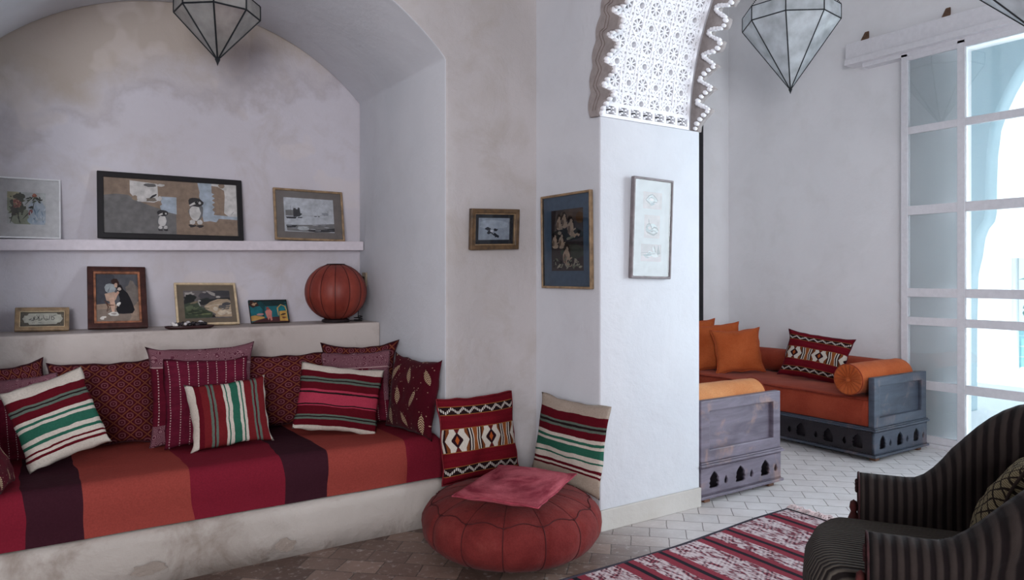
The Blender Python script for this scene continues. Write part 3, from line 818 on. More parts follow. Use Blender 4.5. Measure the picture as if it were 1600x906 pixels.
o.matrix_world = Matrix.Translation(cc) @ Matrix.Rotation(math.atan2(dv.y, dv.x), 4, 'Z') @ Matrix.Rotation(math.radians(-88), 4, 'X')
tag(o, 'thin flat magenta-pink silk cushion lying on top of the pouf', 'cushion')
bm = bmesh.new(); tube(bm, rim, .003, 5, closed=True); obj('piping', bm, paint((150, 60, 74), .9, .2), o)

# ================================================================== RUG
LX = [at(px, py, z=0).x for px, py in ((1199, 806), (1138.7, 830.8), (1094, 842.3), (1025, 863.9), (975, 881.7))]
RX0, RX1, RY0, RY1 = 1.3, 3.585, .95, 2.56
def rug_col(m):
    x, y, z = m.xyz()
    xx = x + (m.noise(3, 2) - .5) * .02
    fac = (xx - 1.3) / (3.585 - 1.3); L_ = 3.585 - 1.3
    P = (186, 158, 162); BK = (44, 42, 50); RD = (150, 62, 76); WH = (206, 192, 194)
    st_ = []
    seq = []
    cents = sorted(LX + [1.98, 1.72])
    cents = [c for c in cents]
    def add(a, c): seq.append(((a - 1.3) / L_, c))
    add(1.3, P)
    for c in cents:
        add(c - .056, RD); add(c - .015, BK); add(c + .013, RD); add(c + .052, P)
    seq = sorted(seq, key=lambda s: s[0]); out = []
    for a, c in seq:
        if 0 <= a <= 1 and len(out) < 31: out.append((max(a, 0), c))
    out[0] = (0, P); 
    base = m.ramp(fac, out)
    msk = m.ramp(fac, [(a, (255, 255, 255) if c == P else (0, 0, 0)) for a, c in out])
    # woven chevrons in the pale bands
    t = ((y * 5.0 + (m.noise(2, 2) - .5) * .6).tri()) * .16
    ch = (((x + t) * 26.0).fract()).lt(.5); n = m.noise(60, 2, stretch=(1, .35, 1))
    dk = m.ramp(n, [(.42, (96, 48, 62)), (.56, (214, 196, 200))], 'LINEAR')
    pale = m.mix(ch, dk, m.ramp(n, [(.38, (150, 70, 84)), (.55, (224, 212, 214))], 'LINEAR'))
    k = S(m.nt, msk)
    c = m.mix(k, base, pale)
    return m.mix(.0, c, c)
M_rug = fabric('kilim_rug', rug_col, weave=150, bs=.6, wr=.3)
nx, ny = 70, 40; verts = []; faces = []
for top in (0, 1):
    for i in range(nx + 1):
        for j in range(ny + 1):
            x = RX0 + (RX1 - RX0) * i / nx; yt = 2.50 + .06 * ((x - 2.0) / 1.6) + .012 * math.sin(x * 4.2) + .01 * noise3((x, 0, 0), 3)
            y = RY0 + (yt - RY0) * j / ny; x2 = x + (.015 * noise3((0, y, 0), 3, 2) if i == nx else 0)
            z = .001 if not top else .009 + .004 * max(0, noise3((x, y, 0), 2.5, 8))
            verts.append((x2, y, z))
nn = (nx + 1) * (ny + 1)
for i in range(nx):
    for j in range(ny):
        a = i * (ny + 1) + j; b = a + ny + 1; faces.append((a, b, b + 1, a + 1)); faces.append((nn + a, nn + a + 1, nn + b + 1, nn + b))
for i in range(nx):
    for j in (0, ny):
        a = i * (ny + 1) + j; b = a + ny + 1; faces.append((a, b, nn + b, nn + a))
for j in range(ny):
    for i in (0, nx):
        a = i * (ny + 1) + j; faces.append((a, a + 1, nn + a + 1, nn + a))
rug = empty('rug', (0, 0, 0), 0, 'flat-woven rug of red, black and pale pink stripes with knotted fringe on the floor', 'rug')
mesh_obj('woven_field', verts, faces, M_rug, rug, smooth=False)
bm = bmesh.new(); pts = []
for i in range(0, nx + 1):
    x = RX0 + (RX1 - RX0) * i / nx; yt = 2.50 + .06 * ((x - 2.0) / 1.6) + .012 * math.sin(x * 4.2) + .01 * noise3((x, 0, 0), 3)
    pts.append((x, yt, .009))
for j in range(ny, -1, -1): pts.append((RX1, RY0 + (pts[nx][1] - RY0) * j / ny, .009))
tube(bm, pts, .007, 5); obj('selvedge', bm, paint((50, 44, 54), .9, .1), rug)
M_fr = paint((212, 190, 190), .9, .15); rr = random.Random(4)
for k in range(72):
    y = 2.565 - k * .0225; bm = bmesh.new()
    for q in range(3):
        a = rr.uniform(-.5, .5); L_ = rr.uniform(.05, .09)
        p = [Vector((RX1, y + q * .004, .010)), Vector((RX1 + L_ * .4, y + q * .004 + a * .02, .016 + rr.uniform(0, .012))), Vector((RX1 + L_ * .8, y + a * .05, .010 + rr.uniform(0, .014))), Vector((RX1 + L_, y + a * .07 + rr.uniform(-.01, .01), .005))]
        tube(bm, p, [.004, .0045, .0035, .002], 4)
    obj('tassel', bm, M_fr, rug)
# ================================================================== SOFAS
def wood(name, c1, c2, c3, rough=.5):
    m = Mat(name, rough, .4)
    n = m.noise(2.5, 6, .6, stretch=(1, 1, 5), dist=.8); n2 = m.noise(5, 7, .65, dist=.5); n3 = m.noise(60, 3, stretch=(.2, .2, 1))
    c = m.ramp(n, [(.3, c1), (.65, c2)], 'LINEAR'); f = m.ramp(n2, [(.55, (0, 0, 0)), (.72, (255, 255, 255))], 'LINEAR')
    m.col(m.mix(S(m.nt, f) * .7, c, c3)); m.bump(n2 + n3 * .3, .3, .006); return m.m
W_grey = wood('grey_waxed_wood', (84, 77, 90), (124, 116, 130), (176, 140, 122), .42)
W_dark = wood('dark_waxed_wood', (30, 27, 32), (44, 40, 46), (62, 54, 54), .4)
W_blue = wood('blue_grey_wood', (56, 62, 74), (78, 86, 100), (132, 112, 112), .38)
W_raw = wood('raw_brown_wood', (92, 60, 44), (120, 84, 64), (70, 46, 36), .7)
def arch_hole(cx, z0, s=1.0):
    L_ = [(-.030, 0), (-.046, .010), (-.037, .022), (-.047, .034), (-.036, .046), (-.041, .060), (-.030, .076), (-.015, .090), (0, .102)]
    return [(cx + x * s, z0 + z * s) for x, z in L_] + [(cx - x * s, z0 + z * s) for x, z in L_[-2::-1]]
def drop_hole(cx, z0, s=1.0):
    L_ = [(0, 0), (-.014, .012), (-.017, .026), (-.010, .042), (0, .058)]
    return [(cx + x * s, z0 + z * s) for x, z in L_] + [(cx - x * s, z0 + z * s) for x, z in L_[-2:0:-1]]
def sofa(x0, x1, yf, yb, front, label, wend, wfront):
    """day-bed running away along +y; carved end panel faces -y at yf; open front on side 'front' (-1: x0, +1: x1)"""
    t = empty('daybed', ((x0 + x1) / 2, yf, 0), 0, label, 'sofa', None); O = -Vector(((x0 + x1) / 2, yf, 0)); T = Matrix.Translation(O)
    w = x1 - x0
    def ob(name, bm, mat, par=t, **k):
        bmesh.ops.translate(bm, verts=bm.verts, vec=O); return obj(name, bm, mat, par, **k)
    # carved end board + backing
    holes = []
    for k in range(3):
        c = x0 + w * (.16 + .32 * k); holes += [arch_hole(c - .005, .085), drop_hole(c + w * .135, .092)]
    plate('carved_base', [[(x0, .05), (x1, .05), (x1, .222), (x0, .222)]] + holes, .02, T @ MY(yf), wend, t)
    L_ = yb - yf; holes = []; n = int(L_ / .24)
    for k in range(n):
        c = yf + .13 + .235 * k; holes += [arch_hole(c, .085), drop_hole(c + .105, .092)]
    xs_ = x0 if front < 0 else x1 - .02
    plate('carved_base', [[(yf + .021, .05), (yb, .05), (yb, .222), (yf + .021, .222)]] + holes, .02, T @ MX(xs_), wfront, t)
    bm = bmesh.new(); box(bm, x0 + .045, x1 - .045, yf + .048, yb, .055, .22); ob('box_carcass', bm, W_dark)
    # mouldings
    bm = bmesh.new()
    for z0_, z1_, e in ((.222, .236, .016), (.236, .246, .008), (.032, .05, .014)):
        box(bm, x0 - e, x1 + e, yf - e, yb, z0_, z1_)
    ob('moulding', bm, wend, bevel=.003)
    nb = int(w / .0125)
    for z in (.214, .057):
        bm = bmesh.new()
        for k in range(nb): ball(bm, Vector((x0 + (k + .5) * w / nb, yf - .001, z)), .0052, 6)
        ob('beading', bm, wend, smooth=True)
    nb = int(L_ / .02)
    xe = x0 + .001 if front < 0 else x1 - .001
    for z in (.214, .057):
        bm = bmesh.new()
        for k in range(nb): ball(bm, Vector((xe, yf + (k + .5) * L_ / nb, z)), .0055, 6)
        ob('beading', bm, wfront, smooth=True)
    # upper end panel: stiles, rails and a sunk field
    plate('panel_frame', [[(x0, .246), (x1, .246), (x1, .608), (x0, .608)], [(x0 + .075, .315), (x0 + .075, .545), (x1 - .07, .545), (x1 - .07, .315)]], .045, T @ MY(yf + .002), wend, t, bevel=.004)
    bm = bmesh.new(); box(bm, x0 + .06, x1 - .06, yf + .028, yf + .04, .30, .56); ob('panel_field', bm, wend)
    # plain outer edge strip of raw timber
    bm = bmesh.new(); box(bm, x0 - .001 if front > 0 else x1 - .03, x0 + .03 if front > 0 else x1 + .001, yf + .047, yf + .085, .25, .60); ob('edge_post', bm, W_raw)
    for fx in (x0 + .05, x1 - .09):
        for fy in (yf + .02, yb - .1):
            bm = bmesh.new(); box(bm, fx, fx + .05, fy, fy + .05, 0, .034); ob('foot', bm, W_raw, bevel=.004)
    # mattress
    v, f, uv, rim = cushion_geo(w - .02, yb - yf - .07, .10, n=20, pinch=.0, seed=21, wr=.01)
    bm = bmesh.new()
    ya_, yb_ = yf + .052, yb - .01; n1, n2 = 8, 40; G = []
    sec = [(x0 + .012, .25)]
    for k in range(5): sec.append((x0 + .006 - .012 * math.sin(PI * k / 4), .27 + .15 * k / 4))
    sec += [(x0 + .012, .446), (x0 + .04, .455)] + [(x0 + .04 + (w - .08) * k / 6, .462 - .0 * k) for k in range(1, 6)] + [(x1 - .04, .455), (x1 - .012, .446)]
    for k in range(5): sec.append((x1 - .006 + .012 * math.sin(PI * k / 4), .42 - .15 * k / 4))
    sec.append((x1 - .012, .25))
    for i in range(n2 + 1):
        y = ya_ + (yb_ - ya_) * i / n2
        G.append([bm.verts.new((x + .004 * noise3((x, y, z), 5), y, z + (.010 * noise3((x, y, 0), 3.5, 4) if z > .3 else 0))) for x, z in sec])
    for A_, B_ in zip(G, G[1:]):
        for k in range(len(sec) - 1): bm.faces.new((A_[k], A_[k + 1], B_[k + 1], B_[k]))
    bm.faces.new(G[0]); bm.faces.new(G[-1])
    m_ = ob('mattress', bm, M_rust, smooth=True)
    bm = bmesh.new(); xx = (x0 - .002) if front < 0 else (x1 + .002)
    tube(bm, [Vector((xx + (.004 if front < 0 else -.004), ya_ + (yb_ - ya_) * k / 30, .444 + .003 * math.sin(k))) for k in range(31)], .006, 6)
    bmesh.ops.translate(bm, verts=bm.verts, vec=O); p = obj('piping', bm, paint((120, 42, 28), .9, .1), m_, smooth=True)
    return t
sofa(5.02, 5.745, 2.87, 4.88, -1, 'wooden day-bed with rust velvet mattress and carved base along the courtyard wall', W_blue, W_dark)
sofa(3.245, 3.985, 2.90, 4.86, 1, 'grey wooden day-bed end panel standing right against the white pillar', W_grey, W_dark)

def bolster(p0, p1, r, mat, label, disc=True, group=None):
    p0, p1 = Vector(p0), Vector(p1); d = (p1 - p0); L_ = d.length
    t = empty('bolster', p0, 0, label, 'bolster', group)
    M = d.to_track_quat('Z', 'X').to_matrix().to_4x4()
    bm = bmesh.new(); pr = [(0.0, .012)]
    for k in range(1, 9):
        a = k / 8; pr.append((r * (.12 + .86 * a ** .8) , .012 - .012 * a + .0))
    pr += [(r, .012), (r * 1.0, .03)] + [(r * (1 + .03 * math.sin(PI * k / 12)), .03 + (L_ - .06) * k / 12) for k in range(1, 12)] + [(r, L_ - .03), (r * .97, L_ - .005), (r * .5, L_), (0, L_)]
    lathe(bm, pr, 144)
    for v in bm.verts:
        a = math.atan2(v.co.y, v.co.x); rr_ = math.hypot(v.co.x, v.co.y)
        if v.co.z < .02 and r * .15 < rr_ < r * .95: v.co.z += .006 * math.sin(a * 18)
        elif v.co.z >= .02: v.co.x += .004 * noise3(v.co, 9, 5); v.co.y += .004 * noise3(v.co, 9, 6)
    bmesh.ops.transform(bm, matrix=M, verts=bm.verts)
    obj('cover', bm, mat, t, smooth=True)
    if disc:
        bm = bmesh.new(); 
        tube(bm, [Vector((r * math.cos(2 * PI * k / 40), r * math.sin(2 * PI * k / 40), .008)) for k in range(40)], .005, 5, closed=True)
        bmesh.ops.transform(bm, matrix=M, verts=bm.verts); obj('piping', bm, paint((130, 48, 28), .9, .1), t, smooth=True)
        bm = bmesh.new(); ball(bm, Vector((0, 0, .0)), .018, 12, (1, 1, .6)); bmesh.ops.transform(bm, matrix=M, verts=bm.verts)
        obj('button', bm, M_orange, t, smooth=True)
    return t
bolster((4.985, 3.055, .580), (5.70, 3.055, .580), .112, M_orange, 'orange velvet bolster with pleated round end lying against the right day-bed end panel')
bolster((5.80, 3.20, .555), (5.80, 4.86, .555), .105, M_rust, 'long rust bolster lying along the wall at the back of the right day-bed', False)
bolster((3.95, 3.085, .56), (3.26, 3.085, .56), .11, fabric('pale_orange_velvet', lambda m: m.ramp(m.noise(5, 4), [(.3, (206, 132, 82)), (.7, (226, 160, 108))], 'LINEAR'), bs=.15, sheen=.6), 'pale orange bolster showing over the top of the left day-bed end panel')
KW = dict(piping=M_orpipe, pr=.005, ear=.08)
cushion('cushion', Vector((5.34, 4.34, .660)), .42, .39, .13, M_orange, 'orange velvet cushion in front of two others at the back of the right day-bed', yaw=-36, lean=17, roll=4, seed=31, **KW)
cushion('cushion', Vector((5.32, 4.56, .682)), .44, .42, .12, M_orange, 'middle one of the three orange velvet cushions on the right day-bed', yaw=-34, lean=15, roll=4, seed=32, **KW)
cushion('cushion', Vector((5.24, 4.79, .695)), .44, .44, .11, M_orange, 'orange velvet cushion furthest back, mostly hidden beside the white pillar', yaw=-30, lean=8, roll=2, seed=33, **KW)
cushion('cushion', Vector((5.50, 3.66, .655)), .53, .40, .13, M_kil, 'maroon kilim cushion standing on the orange day-bed by the courtyard wall', yaw=-74, lean=22, roll=-7, seed=34, piping=paint((84, 22, 36), .9, .1), ear=.06)

# ================================================================== PENDANT LAMPS
def lamp_glass(name, c, alpha, refl):
    m = bpy.data.materials.new(name); m.use_nodes = True; nt = m.node_tree; nt.nodes.clear()
    o = nt.nodes.new('ShaderNodeOutputMaterial'); df = nt.nodes.new('ShaderNodeBsdfDiffuse'); tl = nt.nodes.new('ShaderNodeBsdfTranslucent'); gl = nt.nodes.new('ShaderNodeBsdfGlossy'); tr = nt.nodes.new('ShaderNodeBsdfTransparent')
    n = nt.nodes.new('ShaderNodeTexNoise'); n.inputs['Scale'].default_value = 9; n.inputs['Detail'].default_value = 6
    tc = nt.nodes.new('ShaderNodeTexCoord'); nt.links.new(tc.outputs['Object'], n.inputs['Vector'])
    r = nt.nodes.new('ShaderNodeValToRGB'); r.color_ramp.elements[0].position = .3; r.color_ramp.elements[1].position = .65
    r.color_ramp.elements[0].color = lin(tuple(x * .8 for x in c)); r.color_ramp.elements[1].color = lin(c)
    nt.links.new(n.outputs[0], r.inputs[0])
    for s in (df, tl): nt.links.new(r.outputs[0], s.inputs[0])
    gl.inputs['Roughness'].default_value = .08
    def mx(f, a, b):
        x = nt.nodes.new('ShaderNodeMixShader'); x.inputs[0].default_value = f; nt.links.new(a, x.inputs[1]); nt.links.new(b, x.inputs[2]); return x.outputs[0]
    nt.links.new(mx(alpha, mx(refl, mx(.5, df.outputs[0], tl.outputs[0]), gl.outputs[0]), tr.outputs[0]), o.inputs[0]); return m
LG_a = lamp_glass('frosted_lamp_glass', (232, 238, 242), .12, .16)
LG_b = lamp_glass('smoky_lamp_glass', (196, 192, 186), .12, .14)
M_lead = paint((26, 30, 34), .45, .1)
def pendant(loc, R, hcone, hband, rot, glass, label, top):
    t = empty('pendant_lamp', loc, 0, label, 'hanging lamp')
    def V(k, z, r=R): return Vector((r * math.cos(rot + k * PI / 4), r * math.sin(rot + k * PI / 4), z))
    lo = [V(k, hcone) for k in range(8)]; hi = [V(k, hcone + hband) for k in range(8)]; tip = Vector((0, 0, .012))
    bm = bmesh.new(); T_ = bm.verts.new(tip); A_ = [bm.verts.new(v) for v in lo]
    for k in range(8): bm.faces.new((T_, A_[k], A_[(k + 1) % 8]))
    obj('cone_glass', bm, glass, t)
    bm = bmesh.new(); A_ = [bm.verts.new(v) for v in lo]; B_ = [bm.verts.new(v) for v in hi]
    for k in range(8): bm.faces.new((A_[k], A_[(k + 1) % 8], B_[(k + 1) % 8], B_[k]))
    obj('band_glass', bm, glass, t)
    bm = bmesh.new(); g = .0045
    for k in range(8):
        tube(bm, [tip, lo[k]], g, 6); tube(bm, [lo[k], hi[k]], g, 6); tube(bm, [lo[k], lo[(k + 1) % 8]], g, 6); tube(bm, [hi[k], hi[(k + 1) % 8]], g * .8, 6)
    lathe(bm, [(0, -.022), (.006, -.004), (.014, .014), (.010, .03), (0, .034)], 10)
    obj('lead_frame', bm, M_lead, t)
    hub = Vector((0, 0, min(hcone + hband + R * 1.3, top - loc[2] - .05)))
    for k in range(0, 8, 2):
        bm = bmesh.new(); p, q = hi[k], hub; n = int((q - p).length / .014)
        for i in range(n):
            c = p.lerp(q, (i + .5) / n); ball(bm, c, .0052, 5, (1, 1, 1.3))
        obj('chain', bm, M_lead, t)
    bm = bmesh.new(); tube(bm, [hub - Vector((0, 0, .02)), Vector((0, 0, top - loc[2]))], .006, 8); lathe(bm, [(0, top - loc[2] - .04), (.03, top - loc[2] - .03), (.045, top - loc[2])], 16)
    ball(bm, hub, .016, 10); obj('hanging_rod', bm, M_lead, t)
    bm = bmesh.new(); ball(bm, Vector((0, 0, hcone * .9)), .03, 12, (1, 1, 1.3)); tube(bm, [Vector((0, 0, hcone * .9 + .03)), hub], .007, 6); obj('bulb', bm, paint((230, 226, 216), .3, .02), t, smooth=True)
    return t
va = math.atan2(-SA * 0 - CA, -SA)      # towards camera direction (-F)
p = at(340, 103, y=4.07); 
pendant((p.x, p.y, p.z + .02), .215, .245, .075, math.atan2(-p.y, -p.x) - math.radians(5), LG_b, 'faceted smoky-glass pendant lamp hanging in the alcove above the pictures', zc + math.sqrt(R_V ** 2 - (p.x - cxv) ** 2))
p = at(1235, 147, y=3.375)
pendant((p.x, p.y, p.z + .02), .35, .50, .105, math.atan2(-p.y, -p.x) - math.radians(5), LG_a, 'large faceted milky-glass pendant lamp hanging over the courtyard room', 4.2)
d3 = 3.1; r3 = ray(1631, 62); p = Vector((0, 0, HC)) + r3 * d3
pendant((p.x, p.y, p.z), .27, .27, .08, math.atan2(-p.y, -p.x) - math.radians(24), LG_a, 'pendant lamp cut off at the top right corner of the photo', 4.2)

# ================================================================== PICTURES
rnd = random.Random(42)
def blob(c, cx, cy, rx, ry, rot=0, n=14, jag=.15):
    cr, sr_ = math.cos(rot), math.sin(rot); o = []
    for k in range(n):
        a = 2 * PI * k / n; q = 1 + rnd.uniform(-jag, jag); x, y = rx * q * math.cos(a), ry * q * math.sin(a)
        o.append((cx + x * cr - y * sr_, cy + x * sr_ + y * cr))
    return (c, o)
def stroke(c, pts, w, asp=1.0):
    L_, R_ = [], []
    for i, p in enumerate(pts):
        a = pts[max(0, i - 1)]; b = pts[min(len(pts) - 1, i + 1)]
        dx, dy = b[0] - a[0], (b[1] - a[1]) / asp; l = math.hypot(dx, dy) or 1
        ww = w * (1 if 0 < i < len(pts) - 1 else .5)
        L_.append((p[0] - dy / l * ww, p[1] + dx / l * ww * asp)); R_.append((p[0] + dy / l * ww, p[1] - dx / l * ww * asp))
    return (c, L_ + R_[::-1])
def rect(c, x0, y0, x1, y1): return (c, [(x0, y0), (x1, y0), (x1, y1), (x0, y1)])
def clip_poly(pts):
    for ax, lim, sg in ((0, 0, 1), (0, 1, -1), (1, 0, 1), (1, 1, -1)):
        out = []
        for i in range(len(pts)):
            a, b = pts[i - 1], pts[i]; ia = (a[ax] - lim) * sg >= 0; ib = (b[ax] - lim) * sg >= 0
            if ia != ib:
                t = (lim - a[ax]) / (b[ax] - a[ax]); out.append((a[0] + (b[0] - a[0]) * t, a[1] + (b[1] - a[1]) * t))
            if ib: out.append(b)
        pts = out
        if not pts: return []
    return pts
def picture(label, w, h, fw, M, frame_mat, mat_rgb, windows, depth=.022, glass=True, lip=None, frame_h=0):
    """windows: list of (x0,z0,x1,z1 in unit coords of the inner opening, art list)"""
    t = empty('framed_picture', (0, 0, 0), 0, label, 'picture'); t.matrix_world = M
    # local: x across, z up, wall at y=0, front at y=-depth
    F = MY(-depth)
    plate('frame', [[(-w / 2, 0), (w / 2, 0), (w / 2, h), (-w / 2, h)], [(-w / 2 + fw, fw), (-w / 2 + fw, h - fw), (w / 2 - fw, h - fw), (w / 2 - fw, fw)]], depth, F, frame_mat, t, bevel=min(fw * .3, .004))
    if lip:
        lw, lm = lip; q = fw
        plate('inner_lip', [[(-w / 2 + q, q), (w / 2 - q, q), (w / 2 - q, h - q), (-w / 2 + q, h - q)], [(-w / 2 + q + lw, q + lw), (-w / 2 + q + lw, h - q - lw), (w / 2 - q - lw, h - q - lw), (w / 2 - q - lw, q + lw)]], depth * .75, MY(-depth * .8), lm, t, bevel=.0015)
        fw = fw + lw
    iw, ih = w - 2 * fw, h - 2 * fw; yb = -depth * .35
    bm = bmesh.new(); box(bm, -w / 2 + fw * .5, w / 2 - fw * .5, yb, -.001, fw * .5, h - fw * .5)
    obj('mat_board', bm, paint(mat_rgb, .85, .05), t)
    for (x0, z0, x1, z1, art) in windows:
        mats, verts, faces, mi = [], [], [], []
        for li, (c, pts) in enumerate(art):
            pts = clip_poly(pts)
            if len(pts) < 3: continue
            m_ = paint(c, .75, .10)
            if m_ not in mats: mats.append(m_)
            base = len(verts)
            for (a, b) in pts: verts.append((-iw / 2 + iw * (x0 + (x1 - x0) * a), yb - .0006 - .00012 * li, fw + ih * (z0 + (z1 - z0) * b)))
            faces.append(list(range(base, base + len(pts)))); mi.append(mats.index(m_))
        mesh_obj('picture', verts, faces, mats, t, recalc=False, midx=mi)
    if glass:
        bm = bmesh.new(); v = [bm.verts.new(p) for p in ((-iw / 2, -depth * .8, fw), (iw / 2, -depth * .8, fw), (iw / 2, -depth * .8, h - fw), (-iw / 2, -depth * .8, h - fw))]
        bm.faces.new(v); obj('glass', bm, G_pic, t)
    return t
def place(loc, yaw=0, lean=0, roll=0):
    return Matrix.Translation(loc) @ Matrix.Rotation(math.radians(yaw), 4, 'Z') @ Matrix.Rotation(math.radians(-lean), 4, 'X') @ Matrix.Rotation(math.radians(roll), 4, 'Y')
GOLD = paint((138, 114, 86), .38, .2, .5); PGOLD = paint((206, 184, 150), .45, .1, .5); DGOLD = paint((84, 64, 42), .35, .3, .6)
BLKF = paint((30, 28, 30), .4, .08); SILV = paint((222, 222, 224), .35, .03); MAHO = paint((62, 36, 32), .4, .25); PEW = paint((122, 114, 116), .45, .12); COPR = paint((140, 92, 68), .5, .3)
def on_shelf(pxl, pxr, ytop, base_z, Yb, lean, ymargin=0):
    """frame standing with its foot at y=Yb, seen between pixel columns pxl..pxr, top edge seen at ytop"""
    xl = at(pxl, 400, y=Yb).x; xr = at(pxr, 400, y=Yb).x; w = xr - xl; xc = (xl + xr) / 2
    r = ray((pxl + pxr) / 2, ytop); hgt = 0
    for _ in range(8):
        yt = Yb + hgt * math.sin(math.radians(lean)); z = HC + r.z * (yt / r.y); hgt = (z - base_z) / math.cos(math.radians(lean))
    return xc, w, hgt
def stand(label, pxl, pxr, ytop, bz, Yb, fw, fm, mat_rgb, win, depth=.02, roll=0, **k):
    lean = 6
    for _ in range(6):
        xc, w, h = on_shelf(pxl, pxr, ytop, bz, Yb, lean); lean = math.degrees(math.asin(min(.5, max(0.01, (YB - .004 - Yb) / h))))
    return picture(label, w, h, fw, place((xc, Yb, bz + .001), 0, lean, roll), fm, mat_rgb, win, depth, **k)

# flower study
art = [rect((196, 200, 200), 0, 0, 1, 1), blob((150, 158, 136), .12, .7, .22, .4), blob((176, 172, 140), .15, .9, .2, .15), blob((142, 150, 130), .4, .2, .3, .25), blob((178, 190, 202), .78, .35, .25, .5), blob((160, 178, 196), .75, .3, .05, .3), blob((168, 188, 204), .62, .12, .1, .1)]
G1, G2 = (58, 66, 52), (38, 44, 38)
art += [blob(G1, .25, .62, .17, .2, 0, 18, .3), blob(G1, .32, .85, .13, .14, .3, 16, .4), blob(G2, .2, .42, .16, .12, .3, 14, .4), blob(G1, .36, .48, .1, .14, 0, 14, .4), blob((166, 104, 88), .25, .63, .11, .14, 0, 16, .25)]
for k in range(26): art.append(blob(rnd.choice([(196, 130, 110), (130, 62, 54), (214, 160, 140), (110, 50, 46)]), .25 + rnd.uniform(-.09, .09), .63 + rnd.uniform(-.11, .11), .018, .02))
for p in (((.2, .35), (.12, .2), (.08, .02)), ((.27, .36), (.3, .2), (.32, .02)), ((.3, .36), (.28, .2), (.35, .02)), ((.4, .15), (.5, .28), (.6, .4)), ((.46, .6), (.6, .78), (.7, .9)), ((.6, .35), (.66, .5), (.7, .7))): art.append(stroke(G2, p, .012))
art += [blob((170, 98, 74), .7, .9, .07, .06, 0, 12, .3), blob((196, 124, 98), .69, .92, .03, .03), blob((150, 84, 84), .6, .36, .05, .09, -.4, 12, .3), blob(G2, .62, .52, .08, .035, .5, 10, .4)]
for k in range(16): art.append(blob(rnd.choice([G1, G2, (84, 96, 74)]), .58 + rnd.uniform(-.06, .32), .76 + rnd.uniform(-.07, .08), .055, .02, rnd.uniform(-1.2, 1.2), 9, .3))
for k in range(14): art.append(blob(rnd.choice([(120, 144, 168), (206, 214, 220), (90, 110, 130)]), rnd.uniform(.6, .97), rnd.uniform(.02, .6), .012, rnd.uniform(.03, .09), rnd.uniform(-.5, .5), 8, .3))
for k in range(10): art.append(blob(rnd.choice([G1, (110, 116, 92)]), rnd.uniform(.04, .5), rnd.uniform(.1, .95), .03, .02, rnd.uniform(-1, 1), 8, .4))
bz = shelf_z(-.0)
stand('white framed flower study on the left end of the upper shelf', -24, 95, 279, bz, 4.685, .009, SILV, (214, 214, 216), [(.27, .22, .81, .78, art)], .02)

# penguin chick collage in black frame
GY, BR, PB, WT, DK = (118, 116, 116), (146, 126, 110), (172, 182, 194), (206, 202, 200), (46, 44, 48)
art = [rect(BR, 0, 0, 1, 1), (GY, [(0, 0), (.52, 0), (.52, .40), (.42, .46), (.33, .52), (.24, .60), (.17, .70), (.09, .71), (0, .68)]),
       (WT, [(.185, .97), (.385, .93), (.39, .62), (.36, .58), (.24, .59), (.185, .74)]), (PB, [(.40, .70), (.525, .70), (.525, .38), (.41, .44), (.40, .52), (.43, .58), (.42, .66)]),
       (PB, [(.69, 1), (.80, 1), (.80, .92), (.80, .82), (.82, .80), (.80, .76), (.825, .72), (.80, .68), (.825, .64), (.80, .60), (.82, .55), (.80, .50), (.82, .45), (.81, .40), (1, .38), (1, .32), (.85, .33), (.83, .26), (.78, .28), (.73, .26), (.72, .40), (.72, .58), (.70, .74), (.705, .82)]),
       (WT, [(.80, 1), (1, 1), (1, .38), (.93, .38), (.895, .44), (.90, .62), (.905, .78), (.90, .88), (.85, .95), (.80, .96)]), blob(BR, .88, .97, .025, .05)]
art += [blob((100, 98, 98), .33, .90, .05, .035, -.05), blob(WT, .41, .91, .03, .025), blob((120, 110, 100), .34, .63, .05, .03, .3, 12, .4), blob(DK, .355, .70, .012, .05, -.5), blob((150, 130, 110), .22, .65, .02, .04, 0, 9, .5), blob(WT, .275, .62, .03, .04), blob(PB, .44, .60, .03, .07), blob(WT, .40, .66, .015, .05)]
# two round-bellied chicks
for cx, cy, s in ((.42, .34, .9), (.67, .55, 1.3)):
    art += [blob((112, 112, 114), cx, cy - .08 * s, .045 * s, .14 * s), blob(WT, cx - .005, cy - .10 * s, .034 * s, .11 * s, 0, 14, .08), blob(DK, cx, cy + .055 * s, .046 * s, .065 * s, .1, 14, .12), blob(WT, cx - .012 * s, cy + .035 * s, .012 * s, .04 * s, -.6), blob(WT, cx + .025 * s, cy + .05 * s, .008 * s, .02 * s), blob((20, 20, 22), cx + .006, cy + .05 * s, .009 * s, .02 * s)]
    for sg in (-1, 1): art += [blob(WT, cx + sg * .022 * s, cy - .235 * s, .016 * s, .035 * s), blob(DK, cx + sg * .026 * s, cy - .29 * s, .022 * s, .02 * s, 0, 10, .4)]
art += [stroke(DK, ((.952, .42), (.97, .47)), .003)]
stand('long black framed collage with two penguin chicks on the shelf', 152, 380, 276, shelf_z(.62), 4.678, .032, BLKF, BR, [(0, 0, 1, 1, art)], .024)

